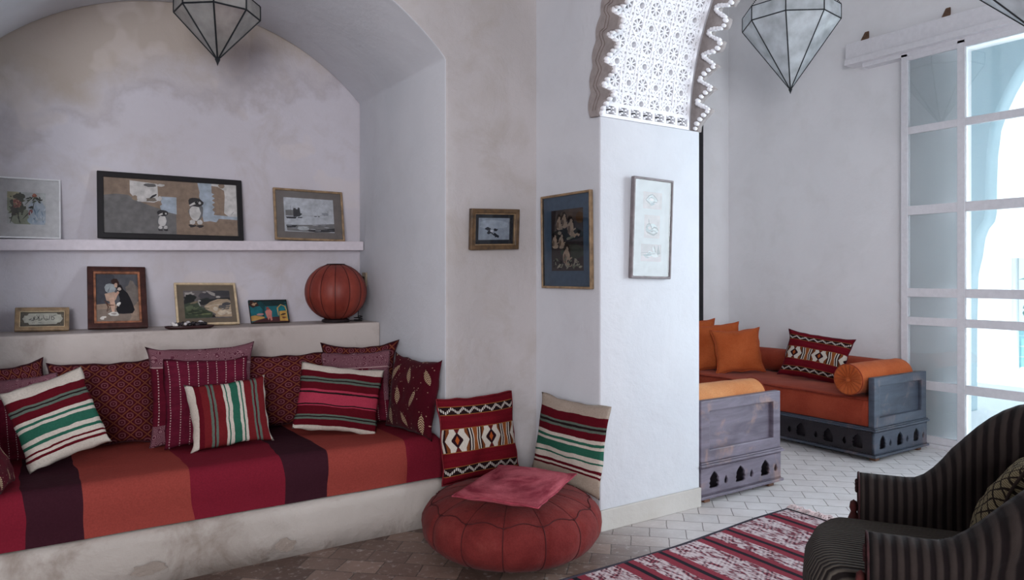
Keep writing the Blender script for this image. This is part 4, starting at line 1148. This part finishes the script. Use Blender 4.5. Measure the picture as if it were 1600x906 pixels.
# harbour wash drawing
art = [rect((186, 188, 194), 0, 0, 1, 1), (GY, [(.03, .62), (.12, .64), (.2, .63), (.2, .46), (.03, .46)]), (DK, [(.18, .68), (.22, .70), (.24, .66), (.27, .66), (.28, .72), (.31, .70), (.32, .55), (.36, .53), (.30, .45), (.18, .44)]), (DK, [(.03, .43), (.25, .44), (.22, .38), (.05, .38)]), (DK, [(.26, .43), (.37, .44), (.34, .405), (.27, .40)]), stroke(GY, ((.34, .48), (.6, .48), (.75, .51), (1, .52)), .004), stroke(DK, ((.13, .5), (.13, .75)), .005), stroke(DK, ((.19, .5), (.19, .72)), .004), stroke(GY, ((.88, .52), (.88, .66)), .006), stroke(GY, ((.905, .56), (.905, .70)), .003), blob((150, 152, 158), .82, .555, .07, .04), blob(DK, .62, .47, .03, .01), blob(DK, .69, .47, .02, .01), (GY, [(.03, .19), (.3, .2), (.6, .22), (1, .27), (1, .05), (.85, .0), (.05, .02)]), (DK, [(.03, .18), (.25, .19), (.2, .12), (.05, .11)]), (DK, [(.45, .06), (.75, .08), (1, .14), (1, .03), (.6, 0), (.48, .02)]), blob((176, 178, 182), .35, .1, .12, .06), stroke((150, 152, 160), ((.55, .5), (.7, .75), (.85, .95)), .002)]
for k in range(12): art.append(blob(rnd.choice([(150, 152, 158), (90, 92, 98), (200, 202, 206)]), rnd.uniform(.05, .95), rnd.uniform(.02, .22), .06, .008, rnd.uniform(-.1, .1), 8, .3))
stand('thin gold framed ink drawing of a harbour at the right end of the shelf', 429, 538, 298, shelf_z(1.55), 4.682, .014, GOLD, (116, 108, 104), [(.12, .14, .88, .86, art)], .02, roll=.4)

LZ = 1.046
# calligraphy plaque
CRMC, INK = (206, 204, 192), (36, 34, 34)
def cal(pts): return [((x - 150) / 475.0, (735 - y) / 175.0) for x, y in pts]
art = [rect((104, 96, 84), 0, 0, 1, 1), (CRMC, cal([(185, 600), (220, 600), (235, 575), (545, 570), (560, 590), (598, 592), (600, 615), (618, 640), (600, 672), (585, 690), (560, 692), (545, 710), (245, 715), (232, 692), (190, 690), (185, 665), (165, 640), (185, 620)]))]
for k in range(40):
    sx = rnd.choice([rnd.uniform(.01, .08), rnd.uniform(.92, .99)]); art.insert(1, blob((150, 142, 122), sx, rnd.uniform(.04, .96), .008, .02))
for s_ in ([(545, 597), (520, 602), (497, 615), (515, 628), (523, 642), (512, 654), (488, 655)], [(493, 598), (489, 628), (488, 654)], [(470, 600), (467, 630), (464, 654), (446, 657)], [(452, 636), (446, 650), (434, 660), (418, 664)], [(438, 637), (430, 646), (418, 650), (404, 648)], [(396, 598), (400, 622), (408, 646), (416, 654)], [(384, 628), (384, 646), (372, 658), (352, 662), (334, 655)], [(352, 600), (348, 628), (350, 650)], [(330, 612), (342, 622), (338, 640), (322, 652), (306, 656)], [(306, 606), (300, 632), (298, 656), (282, 664), (262, 664)], [(288, 618), (292, 640), (284, 654)], [(268, 636), (260, 650), (248, 656), (236, 654)], [(256, 640), (248, 648)], [(318, 598), (328, 604)], [(366, 640), (356, 648), (344, 646)]):
    art.append(stroke(INK, cal(s_), .0075, 2.6))
for x, y in ((376, 642), (430, 622), (440, 622), (300, 694), (350, 690), (362, 690), (374, 688), (282, 694), (325, 598)): art.append(blob(INK, *cal([(x, y)])[0], .007, .02, 0, 6))
stand('small gilt framed arabic calligraphy at the left of the ledge', 22, 108, 483, LZ, 4.60, .021, GOLD, (90, 84, 76), [(0.01, .02, .99, .98, art)], .022, roll=1.2, lip=(.004, PGOLD))
# two figures
art = [rect((84, 84, 88), 0, 0, 1, 1), blob((66, 66, 72), .15, .75, .3, .4), (BR, [(0, .36), (.3, .38), (.7, .33), (1, .42), (1, 0), (0, 0)]), blob((126, 112, 102), .3, .12, .5, .15), blob((112, 104, 98), .85, .6, .15, .25),
       (( 28, 26, 30), [(.50, .66), (.58, .74), (.66, .66), (.74, .60), (.80, .50), (.86, .36), (.90, .24), (.84, .17), (.62, .16), (.50, .17), (.46, .26), (.50, .34), (.56, .46)]), blob((52, 34, 30), .44, .84, .08, .07), blob((52, 34, 30), .5, .8, .06, .08, .3), blob((34, 28, 30), .56, .70, .07, .08),
       ((150, 156, 158), [(.24, .78), (.32, .80), (.42, .78), (.47, .68), (.42, .60), (.30, .58), (.22, .64), (.20, .72)]), blob((182, 150, 130), .47, .76, .04, .05), blob((196, 180, 168), .55, .68, .045, .035), ((176, 148, 130), [(.20, .58), (.42, .62), (.52, .58), (.46, .46), (.40, .40), (.24, .44)]), ((196, 160, 140), [(.30, .48), (.42, .50), (.44, .36), (.42, .20), (.38, .14), (.34, .30)]), ((190, 152, 132), [(.42, .56), (.52, .64), (.55, .60), (.46, .50)]), blob((206, 202, 196), .52, .36, .055, .04, .5, 10, .3), blob((204, 200, 194), .40, .16, .12, .045), blob((160, 150, 144), .40, .165, .07, .02), blob((206, 200, 192), .14, .08, .06, .03, .3, 9, .4), blob((206, 200, 192), .2, .1, .03, .02), stroke((70, 44, 34), ((.2, .45), (.28, .3), (.24, .22)), .01), stroke((70, 44, 34), ((.34, .3), (.24, .2)), .008), stroke((94, 60, 46), ((.2, .42), (.3, .34), (.42, .34)), .012), blob((110, 116, 120), .3, .66, .012, .06, -.5)]
stand('tall dark mahogany framed painting of two figures on the ledge', 137, 231, 420, LZ, 4.565, .030, MAHO, (60, 50, 46), [(0, 0, 1, 1, art)], .028, roll=.6, glass=False, lip=(.012, COPR))
# landscape
art = [rect((112, 104, 104), 0, 0, 1, 1), blob((78, 74, 78), .7, .8, .35, .2), blob((64, 62, 66), .85, .9, .2, .1), blob((184, 176, 170), .12, .88, .12, .08, 0, 12, .4), blob((176, 168, 162), .6, .9, .12, .05, -.6, 10, .4), blob((190, 182, 176), .74, .76, .05, .04), blob((170, 162, 158), .45, .93, .04, .03), blob((30, 32, 30), .12, .7, .14, .16, 0, 18, .4), blob((30, 32, 30), .1, .55, .12, .12), blob((40, 44, 40), .45, .62, .14, .1, .2, 14, .3), ((34, 34, 34), [(.3, .62), (.5, .66), (.75, .72), (1, .74), (1, .66), (.7, .66), (.5, .52), (.4, .46), (.3, .5)]),
       ((190, 168, 142), [(.42, .42), (.55, .58), (.72, .68), (.95, .68), (1, .6), (1, .04), (.62, .04), (.66, .14), (.56, .24), (.45, .30)]), ((66, 78, 58), [(0, .5), (.12, .56), (.26, .60), (.34, .40), (.46, .28), (.58, .2), (.6, .02), (0, 0)]), blob((100, 110, 82), .12, .35, .1, .12), blob((52, 62, 46), .28, .2, .2, .1, -.2), blob((122, 128, 90), .42, .14, .14, .03, .1), blob((134, 118, 96), .22, .56, .1, .035, .4), blob((96, 92, 92), .84, .38, .14, .10, .3, 12, .3), blob((82, 80, 84), .9, .5, .1, .06, .2), blob((214, 200, 180), .82, .18, .16, .08, 0, 10, .3), blob((216, 204, 188), .66, .32, .05, .08), blob((200, 176, 150), .55, .4, .08, .06), (( 30, 28, 28), [(.56, .02), (.6, .14), (.65, .02)]), stroke((196, 190, 182), ((.3, .6), (.32, .5), (.34, .4)), .012), blob((200, 194, 186), .33, .62, .03, .03), stroke((160, 140, 118), ((.5, .5), (.7, .6), (.9, .66)), .01), stroke((228, 214, 196), ((.45, .38), (.6, .46), (.8, .5)), .008)]
for k in range(30): art.append(blob(rnd.choice([(74, 88, 60), (110, 118, 86), (48, 56, 42)]), rnd.uniform(.02, .5), rnd.uniform(.02, .42), .04, .012, rnd.uniform(-.4, .4), 8, .4))
for k in range(14): art.append(blob(rnd.choice([(206, 186, 160), (170, 146, 120), (222, 210, 194)]), rnd.uniform(.64, .96), rnd.uniform(.08, .6), .04, .01, rnd.uniform(0, .5), 8, .4))
stand('pale wood framed landscape painting with brown mount standing behind the bead tray', 276, 374, 444, LZ, 4.60, .013, PGOLD, (122, 108, 92), [(.11, .13, .92, .86, art)], .02, roll=.6)
# small unframed oil
art = [rect((30, 96, 104), 0, 0, 1, 1), blob((28, 50, 52), .5, .9, .6, .14, 0, 16, .3), blob((58, 36, 32), .1, .85, .12, .15, 0, 12, .4), blob((170, 140, 110), .14, .86, .06, .06, 0, 9, .5), (( 24, 62, 66), [(.3, 1), (.42, .8), (.38, .4), (.36, .2), (.32, .3), (.34, .6), (.22, .9)]), ((176, 136, 76), [(0, .3), (.12, .34), (.36, .26), (.36, .2), (.04, .08), (0, .1)]), blob((170, 128, 124), .26, .38, .1, .05), blob((28, 100, 110), .12, .5, .12, .12), ((70, 40, 42), [(.0, 0), (.2, .14), (.5, .24), (.78, .26), (1, .1), (1, 0)]), ((190, 120, 110), [(.40, .5), (.5, .66), (.58, .5), (.56, .3), (.56, .1), (.52, .08), (.5, .22), (.46, .1), (.42, .3)]), blob((140, 70, 66), .48, .64, .04, .07), ((184, 144, 74), [(.76, .06), (.78, .5), (.98, .52), (.98, .05)]), blob((24, 110, 118), .86, .62, .1, .09), stroke((176, 150, 96), ((.74, .3), (.74, .65), (.84, .8), (.95, .72), (.98, .5)), .02), blob((60, 36, 34), .87, .36, .08, .03, .2, 8, .4), blob((120, 70, 50), .88, .2, .06, .04, 0, 8, .4), blob((28, 44, 46), .7, .85, .1, .08, 0, 10, .5)]
t = stand('small unframed teal and orange oil panel leaning beside the red lamp', 392, 452, 470, LZ, 4.63, .002, paint((48, 38, 34), .7, .1), (60, 50, 46), [(0, 0, 1, 1, art)], .014, glass=False)

# small picture with deep gilt frame on the front wall
art = [rect((146, 154, 166), 0, 0, 1, 1), blob((164, 172, 184), .5, .7, .45, .2), blob((36, 38, 46), .3, .50, .08, .07, .3, 12, .4), blob((36, 38, 46), .34, .36, .07, .10, -.4, 12, .4), blob((30, 32, 40), .54, .45, .07, .06, 0, 12, .4), blob((30, 32, 40), .56, .2, .07, .11, .6, 12, .4), blob((200, 204, 212), .42, .40, .06, .05), stroke((40, 42, 50), ((.34, .42), (.46, .26), (.56, .18)), .02)]
a, b = at(737, 324, y=3.44), at(812, 327, y=3.44); bl = at(733, 389, y=3.465); br = at(808, 390, y=3.465)
w = (br - bl).length; h = ((a.z - bl.z) + (b.z - br.z)) / 2
picture('small drawing in a dark gilt frame hanging on the wall right of the alcove', w, h, .026, place(Vector(((bl.x + br.x) / 2, 3.476, (bl.z + br.z) / 2)), 0, -6, -2.0) , DGOLD, (44, 46, 52), [(.10, .14, .90, .88, art)], .03, lip=(.006, GOLD))

# tall blue-mounted print on the pillar's left face
SK, HR = (226, 206, 184), (50, 38, 38)
art = [rect((84, 76, 78), 0, 0, 1, 1), blob((116, 98, 90), .7, .9, .4, .1), blob((120, 88, 60), .9, .85, .12, .1), blob((82, 92, 84), .7, .3, .4, .12), blob((50, 56, 58), .5, .6, .5, .1)]
def figure(cx, cy, s, rot=0, c=SK):
    return [blob(HR, cx, cy + .06 * s, .06 * s, .06 * s), blob(HR, cx + .05 * s, cy - .0 * s, .04 * s, .08 * s), blob(c, cx, cy - .02 * s, .07 * s, .075 * s, rot, 12, .12), blob(c, cx + .02 * s, cy + .06 * s, .03 * s, .026 * s), blob(c, cx + .03 * s, cy - .085 * s, .09 * s, .035 * s, rot, 10, .15), stroke(c, ((cx - .05 * s, cy + .02 * s), (cx + .06 * s, cy - .05 * s), (cx + .12 * s, cy - .03 * s)), .014 * s), blob((150, 128, 112), cx - .03 * s, cy - .04 * s, .03 * s, .05 * s)]
for q in ((.25, .80, 1.1, 0), (.42, .83, 1.1, .2), (.62, .72, 1.4, -.4), (.12, .50, 1.1, 0), (.34, .50, 1.1, .2), (.5, .26, 1.5, -.3)): art += figure(*q)
art += [blob(SK, .72, .555, .18, .022, .25), blob(SK, .88, .58, .04, .03), blob(HR, .9, .61, .04, .025), blob((170, 176, 156), .62, .53, .12, .02, .1), blob((206, 196, 180), .3, .62, .06, .03)]
for k in range(22): art.append(blob(rnd.choice([(196, 196, 176), (154, 158, 138), (214, 210, 192)]), rnd.uniform(.05, .97), rnd.uniform(.03, .2), .055, .018, rnd.uniform(-.9, .9), 9, .2))
for k in range(12): art.append(blob((40, 36, 38), rnd.uniform(.05, .97), rnd.uniform(.04, .2), .03, .015, rnd.uniform(-1, 1), 8, .4))
y0_, y1_ = 2.943, 3.392
picture('tall narrow blue-mounted print of bathers in thin gold frame on the pillar side', y1_ - y0_, .53, .013, place(Vector((XA - .003, (y0_ + y1_) / 2, 1.276)), -90, -.8, 0), GOLD, (112, 142, 172), [(.17, .17, .85, .85, art)], .024)

# triple sketch on the pillar front
PAP, TQ, TQ2 = (190, 182, 184), (96, 132, 142), (38, 66, 80)
art1 = [rect(PAP, 0, 0, 1, 1), ((184, 202, 206), [(.15, .5), (.42, .88), (.78, .55), (.5, .2)]), stroke(TQ2, ((.14, .52), (.3, .78), (.5, .88), (.66, .7), (.78, .5)), .02), stroke(TQ2, ((.14, .52), (.3, .36), (.42, .22), (.6, .44), (.76, .4)), .03), blob(TQ, .5, .3, .13, .07, .6, 10, .3), stroke(TQ2, ((.3, .62), (.44, .7), (.56, .66)), .012), blob((236, 236, 236), .45, .55, .12, .1)]
art2 = [rect(PAP, 0, 0, 1, 1), blob((190, 206, 210), .55, .38, .36, .24), blob(TQ, .3, .4, .2, .16, .3), blob(PAP, .36, .44, .12, .08), stroke(TQ2, ((.1, .42), (.2, .58), (.34, .62), (.44, .5), (.5, .38), (.62, .48), (.78, .46), (.92, .34)), .028), stroke(TQ2, ((.14, .28), (.36, .2), (.6, .14), (.86, .26)), .04), stroke(TQ2, ((.3, .6), (.28, .76), (.26, .82)), .025), blob(TQ2, .5, .3, .1, .04, .4, 8, .3), stroke(TQ, ((.3, .3), (.6, .34), (.85, .24)), .02)]
art3 = [rect((166, 160, 164), 0, 0, 1, 1), rect((190, 176, 182), 0, 0, 1, .3), (TQ2, [(.55, .4), (.66, .95), (.74, .5)]), (TQ2, [(.76, .4), (.86, 1), (.94, .45)]), blob((200, 214, 218), .5, .45, .2, .14, .3, 14, .4), blob(TQ, .3, .36, .18, .08, .2, 10, .4), blob((214, 224, 226), .68, .38, .16, .1, 0, 12, .4), blob((206, 216, 220), .62, .66, .05, .22, .2), stroke(TQ2, ((0, .5), (.3, .5), (.6, .46), (1, .5)), .012), blob(TQ2, .42, .5, .04, .03), blob((120, 140, 148), .3, .22, .1, .03)]
w3 = .30; 
picture('tall narrow pewter framed trio of blue-grey sketches on the white pillar front', w3, .552, .013, place(Vector((2.815, 2.896, 1.332)), 0, -1.2, 1.2), PEW, (196, 205, 210), [(.26, .705, .78, .88, art1), (.31, .40, .74, .64, art2), (.24, .155, .80, .335, art3)], .026)

# ================================================================== SMALL THINGS
# red paper-silk table lamp
lp = Vector((1.618, 4.535, LZ)); t = empty('table_lamp', lp, 0, 'round rust-red ribbed lantern lamp on the right end of the ledge', 'lamp')
RL = .198; Zl, Zh = .022, .372
m = Mat('lantern_silk', .5, .35); x, y, z = m.xyz()
m.col(m.ramp(m.noise(8, 6, .6, stretch=(1, 1, .5)), [(.3, (104, 36, 28)), (.7, (146, 64, 50))], 'LINEAR')); m.bump(m.noise(30, 4, stretch=(1, 1, .2)), .3, .003)
m.b.inputs['Transmission Weight'].default_value = 0.0
M_silk = m.m
def lan(a, q, NR=13):
    z = Zl + (Zh - Zl) * q; tt = q * 2 - 1
    prof = math.sqrt(max(0, 1 - (abs(tt) * .955) ** 2.1))
    rr_ = RL * prof
    lob = abs(math.sin(a * NR / 2)); rr_ *= (.965 + .035 * lob ** .5)
    return Vector((rr_ * math.cos(a), rr_ * math.sin(a), z))
na, nz = 13 * 10, 28; vs, fs = [], []
for j in range(nz + 1):
    for i in range(na): vs.append(lan(2 * PI * i / na, j / nz))
for j in range(nz):
    for i in range(na): a, b = j * na + i, j * na + (i + 1) % na; fs.append((a, b, b + na, a + na))
fs.append(list(range(nz * na, (nz + 1) * na))); mesh_obj('lamp_shade', vs, fs, M_silk, t, smooth=True)
M_rib = paint((58, 18, 18), .6, .1)
for k in range(13):
    bm = bmesh.new(); a = 2 * PI * k / 13; tube(bm, [lan(a, j / 24) * 1.0 + Vector((math.cos(a), math.sin(a), 0)) * .0015 for j in range(25)], .0022, 5); obj('rib', bm, M_rib, t, smooth=True)
bm = bmesh.new(); lathe(bm, [(0, 0), (.085, 0), (.092, .006), (.088, .016), (.07, .024), (0, .026)], 32); obj('base', bm, paint((32, 24, 26), .4, .1), t); bm = bmesh.new(); lathe(bm, [(.045, Zh - .004), (.062, Zh + .002), (.055, Zh + .007), (.03, Zh + .005), (0, Zh + .004)], 24)
obj('cap_ring', bm, paint((32, 24, 26), .4, .1), t, smooth=False)
# flex
P = [Vector((.07, -.03, .008))]
for k in range(26):
    a = k * .55; P.append(Vector((.135 + .028 * math.cos(a), -.045 + .022 * math.sin(a), .006 + .0012 * k)))
P += [Vector((.17, .02, .01)), Vector((.2, .12, .02)), Vector((.222, .165, .12)), Vector((.232, .10, .25))]
bm = bmesh.new(); tube(bm, P, .0032, 6); obj('flex', bm, paint((24, 22, 24), .4, .05), t, smooth=True)
sp = at(571, 437, x=X1)
t = empty('wall_socket', sp, 0, 'small brass-coloured socket on the alcove side wall beside the lamp', 'socket')
bm = bmesh.new(); box(bm, -.012, 0, -.035, .035, -.05, .05); obj('plate', bm, paint((150, 136, 116), .5, .1), t, bevel=.004)
bm = bmesh.new(); box(bm, -.045, -.012, -.014, .014, -.02, .022); obj('plug', bm, paint((40, 36, 34), .5, .1), t, bevel=.005)
# dish with beads
dp_ = at(305, 513, z=LZ + .012); dc = Vector((dp_.x, max(4.42, min(dp_.y, 4.47)), LZ))
t = empty('tray', dc, 0, 'flat dark wooden oval tray on the ledge holding beads', 'tray')
bm = bmesh.new(); lathe(bm, [(0, .0), (.11, 0), (.128, .008), (.132, .018), (.122, .019), (.112, .010), (0, .008)], 40)
for v in bm.verts: v.co.y *= .34
obj('dish', bm, paint((52, 30, 30), .35, .15), t, smooth=True)
t2 = empty('bead_necklace', dc + Vector((0, 0, .01)), 0, 'string of chunky black and white beads heaped on the dark tray', 'necklace')
rr = random.Random(9)
for k in range(26):
    a = k / 26 * 2 * PI; bm = bmesh.new(); c = Vector((.084 * math.cos(a) + rr.uniform(-.006, .006), .024 * math.sin(a), .012 + rr.uniform(0, .012)))
    ball(bm, c, rr.uniform(.009, .0125), 8, (1.1, 1, 1)); obj('bead', bm, paint(rr.choice([(34, 30, 34), (214, 208, 204), (44, 36, 40), (190, 184, 184)]), .3, .1), t2, smooth=True)

# ================================================================== ARMCHAIR
ch_o = Vector((2.350, 1.106, .012)); ch = empty('armchair', ch_o, math.radians(32.6), 'dark corduroy-striped tub armchair in the right foreground', 'armchair')
def cord(name, per, axis_uv=True, c1=(18, 13, 14), c2=(56, 49, 46)):
    m = Mat(name, .85, .12, .04); x, y, z = m.xyz('UV')
    s_ = ((x * (2 * PI / per)).sin() * .5 + .5)
    n = m.noise(80, 3); 
    m.col(m.mix((n * .4)._m('ADD', 0), m.ramp(s_, [(.25, c1), (.7, c2)], 'LINEAR'), (34, 25, 26)))
    m.bump(s_ * 1.0 + n * .15, .9, .006); return m.m
M_cord = cord('wide_corduroy', .03); M_cords = cord('fine_corduroy', .018, c1=(26, 22, 21), c2=(92, 86, 78))
HW = .315
path = []   # (pos2d, outward normal, s)
s = 0
for k in range(11): path.append(((HW, .24 - .30 * k / 10), (1, 0)))
for k in range(1, 36):
    a = PI * k / 36; path.append(((HW * math.cos(a), -.06 - HW * 1.05 * math.sin(a)), (math.cos(a), -math.sin(a))))
for k in range(11): path.append(((-HW, -.06 + .30 * k / 10), (-1, 0)))
tot = 0; S_ = [0]
for a, b in zip(path, path[1:]): tot += math.dist(a[0], b[0]); S_.append(tot)
def Hs(s):
    e = min(s, tot - s); u = min(1, max(0, (e - .16) / .33)); u = u * u * (3 - 2 * u)
    return .618 + .285 * u, u
verts, faces, uv = [], [], []; rings = []
for (p, n), s in zip(path, S_):
    H, u = Hs(s); fl = .03 + .10 * u
    prof = [(-.05, .30), (-.05, .42), (-.055, H - .14), (-.072, H - .09), (-.068, H - .045), (-.04, H - .010), (.005, H), (.05, H - .012), (.080, H - .045), (.084, H - .085), (.07, H - .12), (.05, H - .155), (.045, .40), (.05, .25), (.052, .11), (0.0, .105), (-.04, .12)]
    q = []
    acc = 0; last = None
    for o_, z in prof:
        f = (z - .3) / .55; lean_ = fl * max(0, f)
        P_ = Vector((p[0] + n[0] * (o_ + lean_), p[1] + n[1] * (o_ + lean_), z)); verts.append(P_)
        if last is not None: acc += (P_ - last).length
        last = P_; uv.append((s, acc)); q.append(len(verts) - 1)
    rings.append(q)
K = len(rings[0])
for A_, B_ in zip(rings, rings[1:]):
    for k in range(K - 1): faces.append((A_[k], A_[k + 1], B_[k + 1], B_[k]))
for q in (rings[0], rings[-1]): faces.append(q)
mesh_obj('tub_back', verts, faces, M_cord, ch, smooth=True, uv=uv)
# seat: rounded front
NU, NV = 30, 30; verts, faces, uv = [], [], []
def seat_pt(i, j, zlev):
    x = -.275 + .55 * i / NU; xn = x / .275
    yfr = .30 + .115 * math.sqrt(max(0, 1 - abs(xn) ** 2.4)); ybk = -.06 - .27 * math.sqrt(max(0, 1 - xn * xn))
    y = ybk + (yfr - ybk) * j / NV
    return x, y
for i in range(NU + 1):
    for j in range(NV + 1):
        x, y = seat_pt(i, j, 0); xn = abs(x / .275); jn = j / NV
        e = min(1, (1 - xn) / .16); e2 = min(1, (1 - jn) / .12)
        r_ = math.sqrt(max(0, 1 - (1 - e) ** 2)) * .5 + .5; r2 = math.sqrt(max(0, 1 - (1 - e2) ** 2)) * .6 + .4
        z = .36 + .115 * r_ * r2 + .012 * math.cos(xn * PI / 2)
        verts.append((x, y, z)); uv.append((x, y))
def gi(i, j): return i * (NV + 1) + j
for i in range(NU):
    for j in range(NV): faces.append((gi(i, j), gi(i + 1, j), gi(i + 1, j + 1), gi(i, j + 1)))
rim = [gi(i, 0) for i in range(NU + 1)] + [gi(NU, j) for j in range(1, NV + 1)] + [gi(i, NV) for i in range(NU - 1, -1, -1)] + [gi(0, j) for j in range(NV - 1, 0, -1)]
b0 = len(verts)
for q, zz in ((0, .36), (1, .13)):
    for r in rim: x, y, _ = verts[r]; k_ = 1.012 if q == 0 else .985; verts.append((x * k_, y * k_ if y > 0 else y, zz)); uv.append((x, y + .4 - zz))
R_ = len(rim)
for k in range(R_):
    k2 = (k + 1) % R_
    faces.append((rim[k], b0 + k, b0 + k2, rim[k2])); faces.append((b0 + k, b0 + R_ + k, b0 + R_ + k2, b0 + k2))
faces.append([b0 + R_ + k for k in range(R_)])
mesh_obj('seat', verts, faces, M_cords, ch, smooth=True, uv=uv)
# gathered rosettes and trim at the arm fronts
M_ros = paint((58, 32, 34), .8, .25); M_tas = paint((70, 30, 28), .8, .25)
for sx in (1, -1):
    P0 = Vector((sx * (HW + .035), .246, .565))
    bm = bmesh.new(); ball(bm, P0, .013, 10, (1, .6, 1))
    for k in range(8): ball(bm, P0 + Vector((.017 * math.cos(k * PI / 4), .002, .017 * math.sin(k * PI / 4))), .009, 8, (1, .7, 1))
    obj('rosette', bm, M_ros, ch, smooth=True)
    bm = bmesh.new(); q = [rings[0], rings[-1]][0 if sx > 0 else 1]
    H, u = Hs(0); pts = []
    for o_, z in ((-.05, .12), (-.05, .42), (-.055, H - .14), (-.072, H - .09), (-.068, H - .045), (-.04, H - .010), (.005, H), (.05, H - .012), (.080, H - .045), (.084, H - .085), (.07, H - .12), (.05, H - .155), (.045, .40), (.05, .12)):
        f = (z - .3) / .55; pts.append(Vector((sx * (HW + o_ + .03 * max(0, f)), .242, z)))
    tube(bm, pts, .0035, 6); obj('piping', bm, M_ros, ch, smooth=True)
    bm = bmesh.new(); lathe(bm, [(0, .0), (.012, -.01), (.015, -.03), (.010, -.045), (.020, -.07), (.028, -.17), (.02, -.19), (0, -.19)], 14, P0 + Vector((-sx * .005, .012, -.05)))
    obj('tassel', bm, M_tas, ch, smooth=True)
for lx, ly in ((.27, .22), (-.27, .22), (.22, -.3), (-.22, -.3)):
    bm = bmesh.new(); lathe(bm, [(0, 0), (.018, 0), (.026, .05), (.03, .12), (0, .13)], 12, (lx, ly, 0)); obj('leg', bm, W_dark, ch, smooth=True)
def lattice(m):
    x, y, z = m.xyz('UV'); n = m.noise(5, 3, kind='UV')
    p = ((x + y) * 9.0 + n * .8).fract(); q = ((x - y) * 9.0 + n * .8 + 9.0).fract()
    l = ((p - .5).abs().gt(.40)) + ((q - .5).abs().gt(.40)); st_ = (y * 60.0 + x * 12.0).fract().lt(.35)
    c = m.mix(st_, (146, 136, 108), (98, 90, 68)); return m.mix(l.clamp(), c, (44, 38, 34))
cm = ch.matrix_basis if False else (Matrix.Translation(ch_o) @ Matrix.Rotation(math.radians(32.6), 4, 'Z'))
loc = cm @ Vector((.06, -.16, .635))
v, f, uv_, rim = cushion_geo(.40, .34, .12, seed=44, ear=.08)
o = mesh_obj('cushion', v, f, fabric('olive_lattice', lattice, uv=True, bs=.6), smooth=True, uv=uv_, recalc=False)
o.matrix_world = Matrix.Translation(loc) @ Matrix.Rotation(math.radians(32.6 + 180 - 18), 4, 'Z') @ Matrix.Rotation(math.radians(-26), 4, 'X') @ Matrix.Rotation(math.radians(-8), 4, 'Y')
tag(o, 'olive lattice-pattern cushion leaning in the dark armchair', 'cushion')
bm = bmesh.new(); tube(bm, rim, .005, 6, closed=True); obj('piping', bm, paint((46, 36, 32), .9, .1), o, smooth=True)
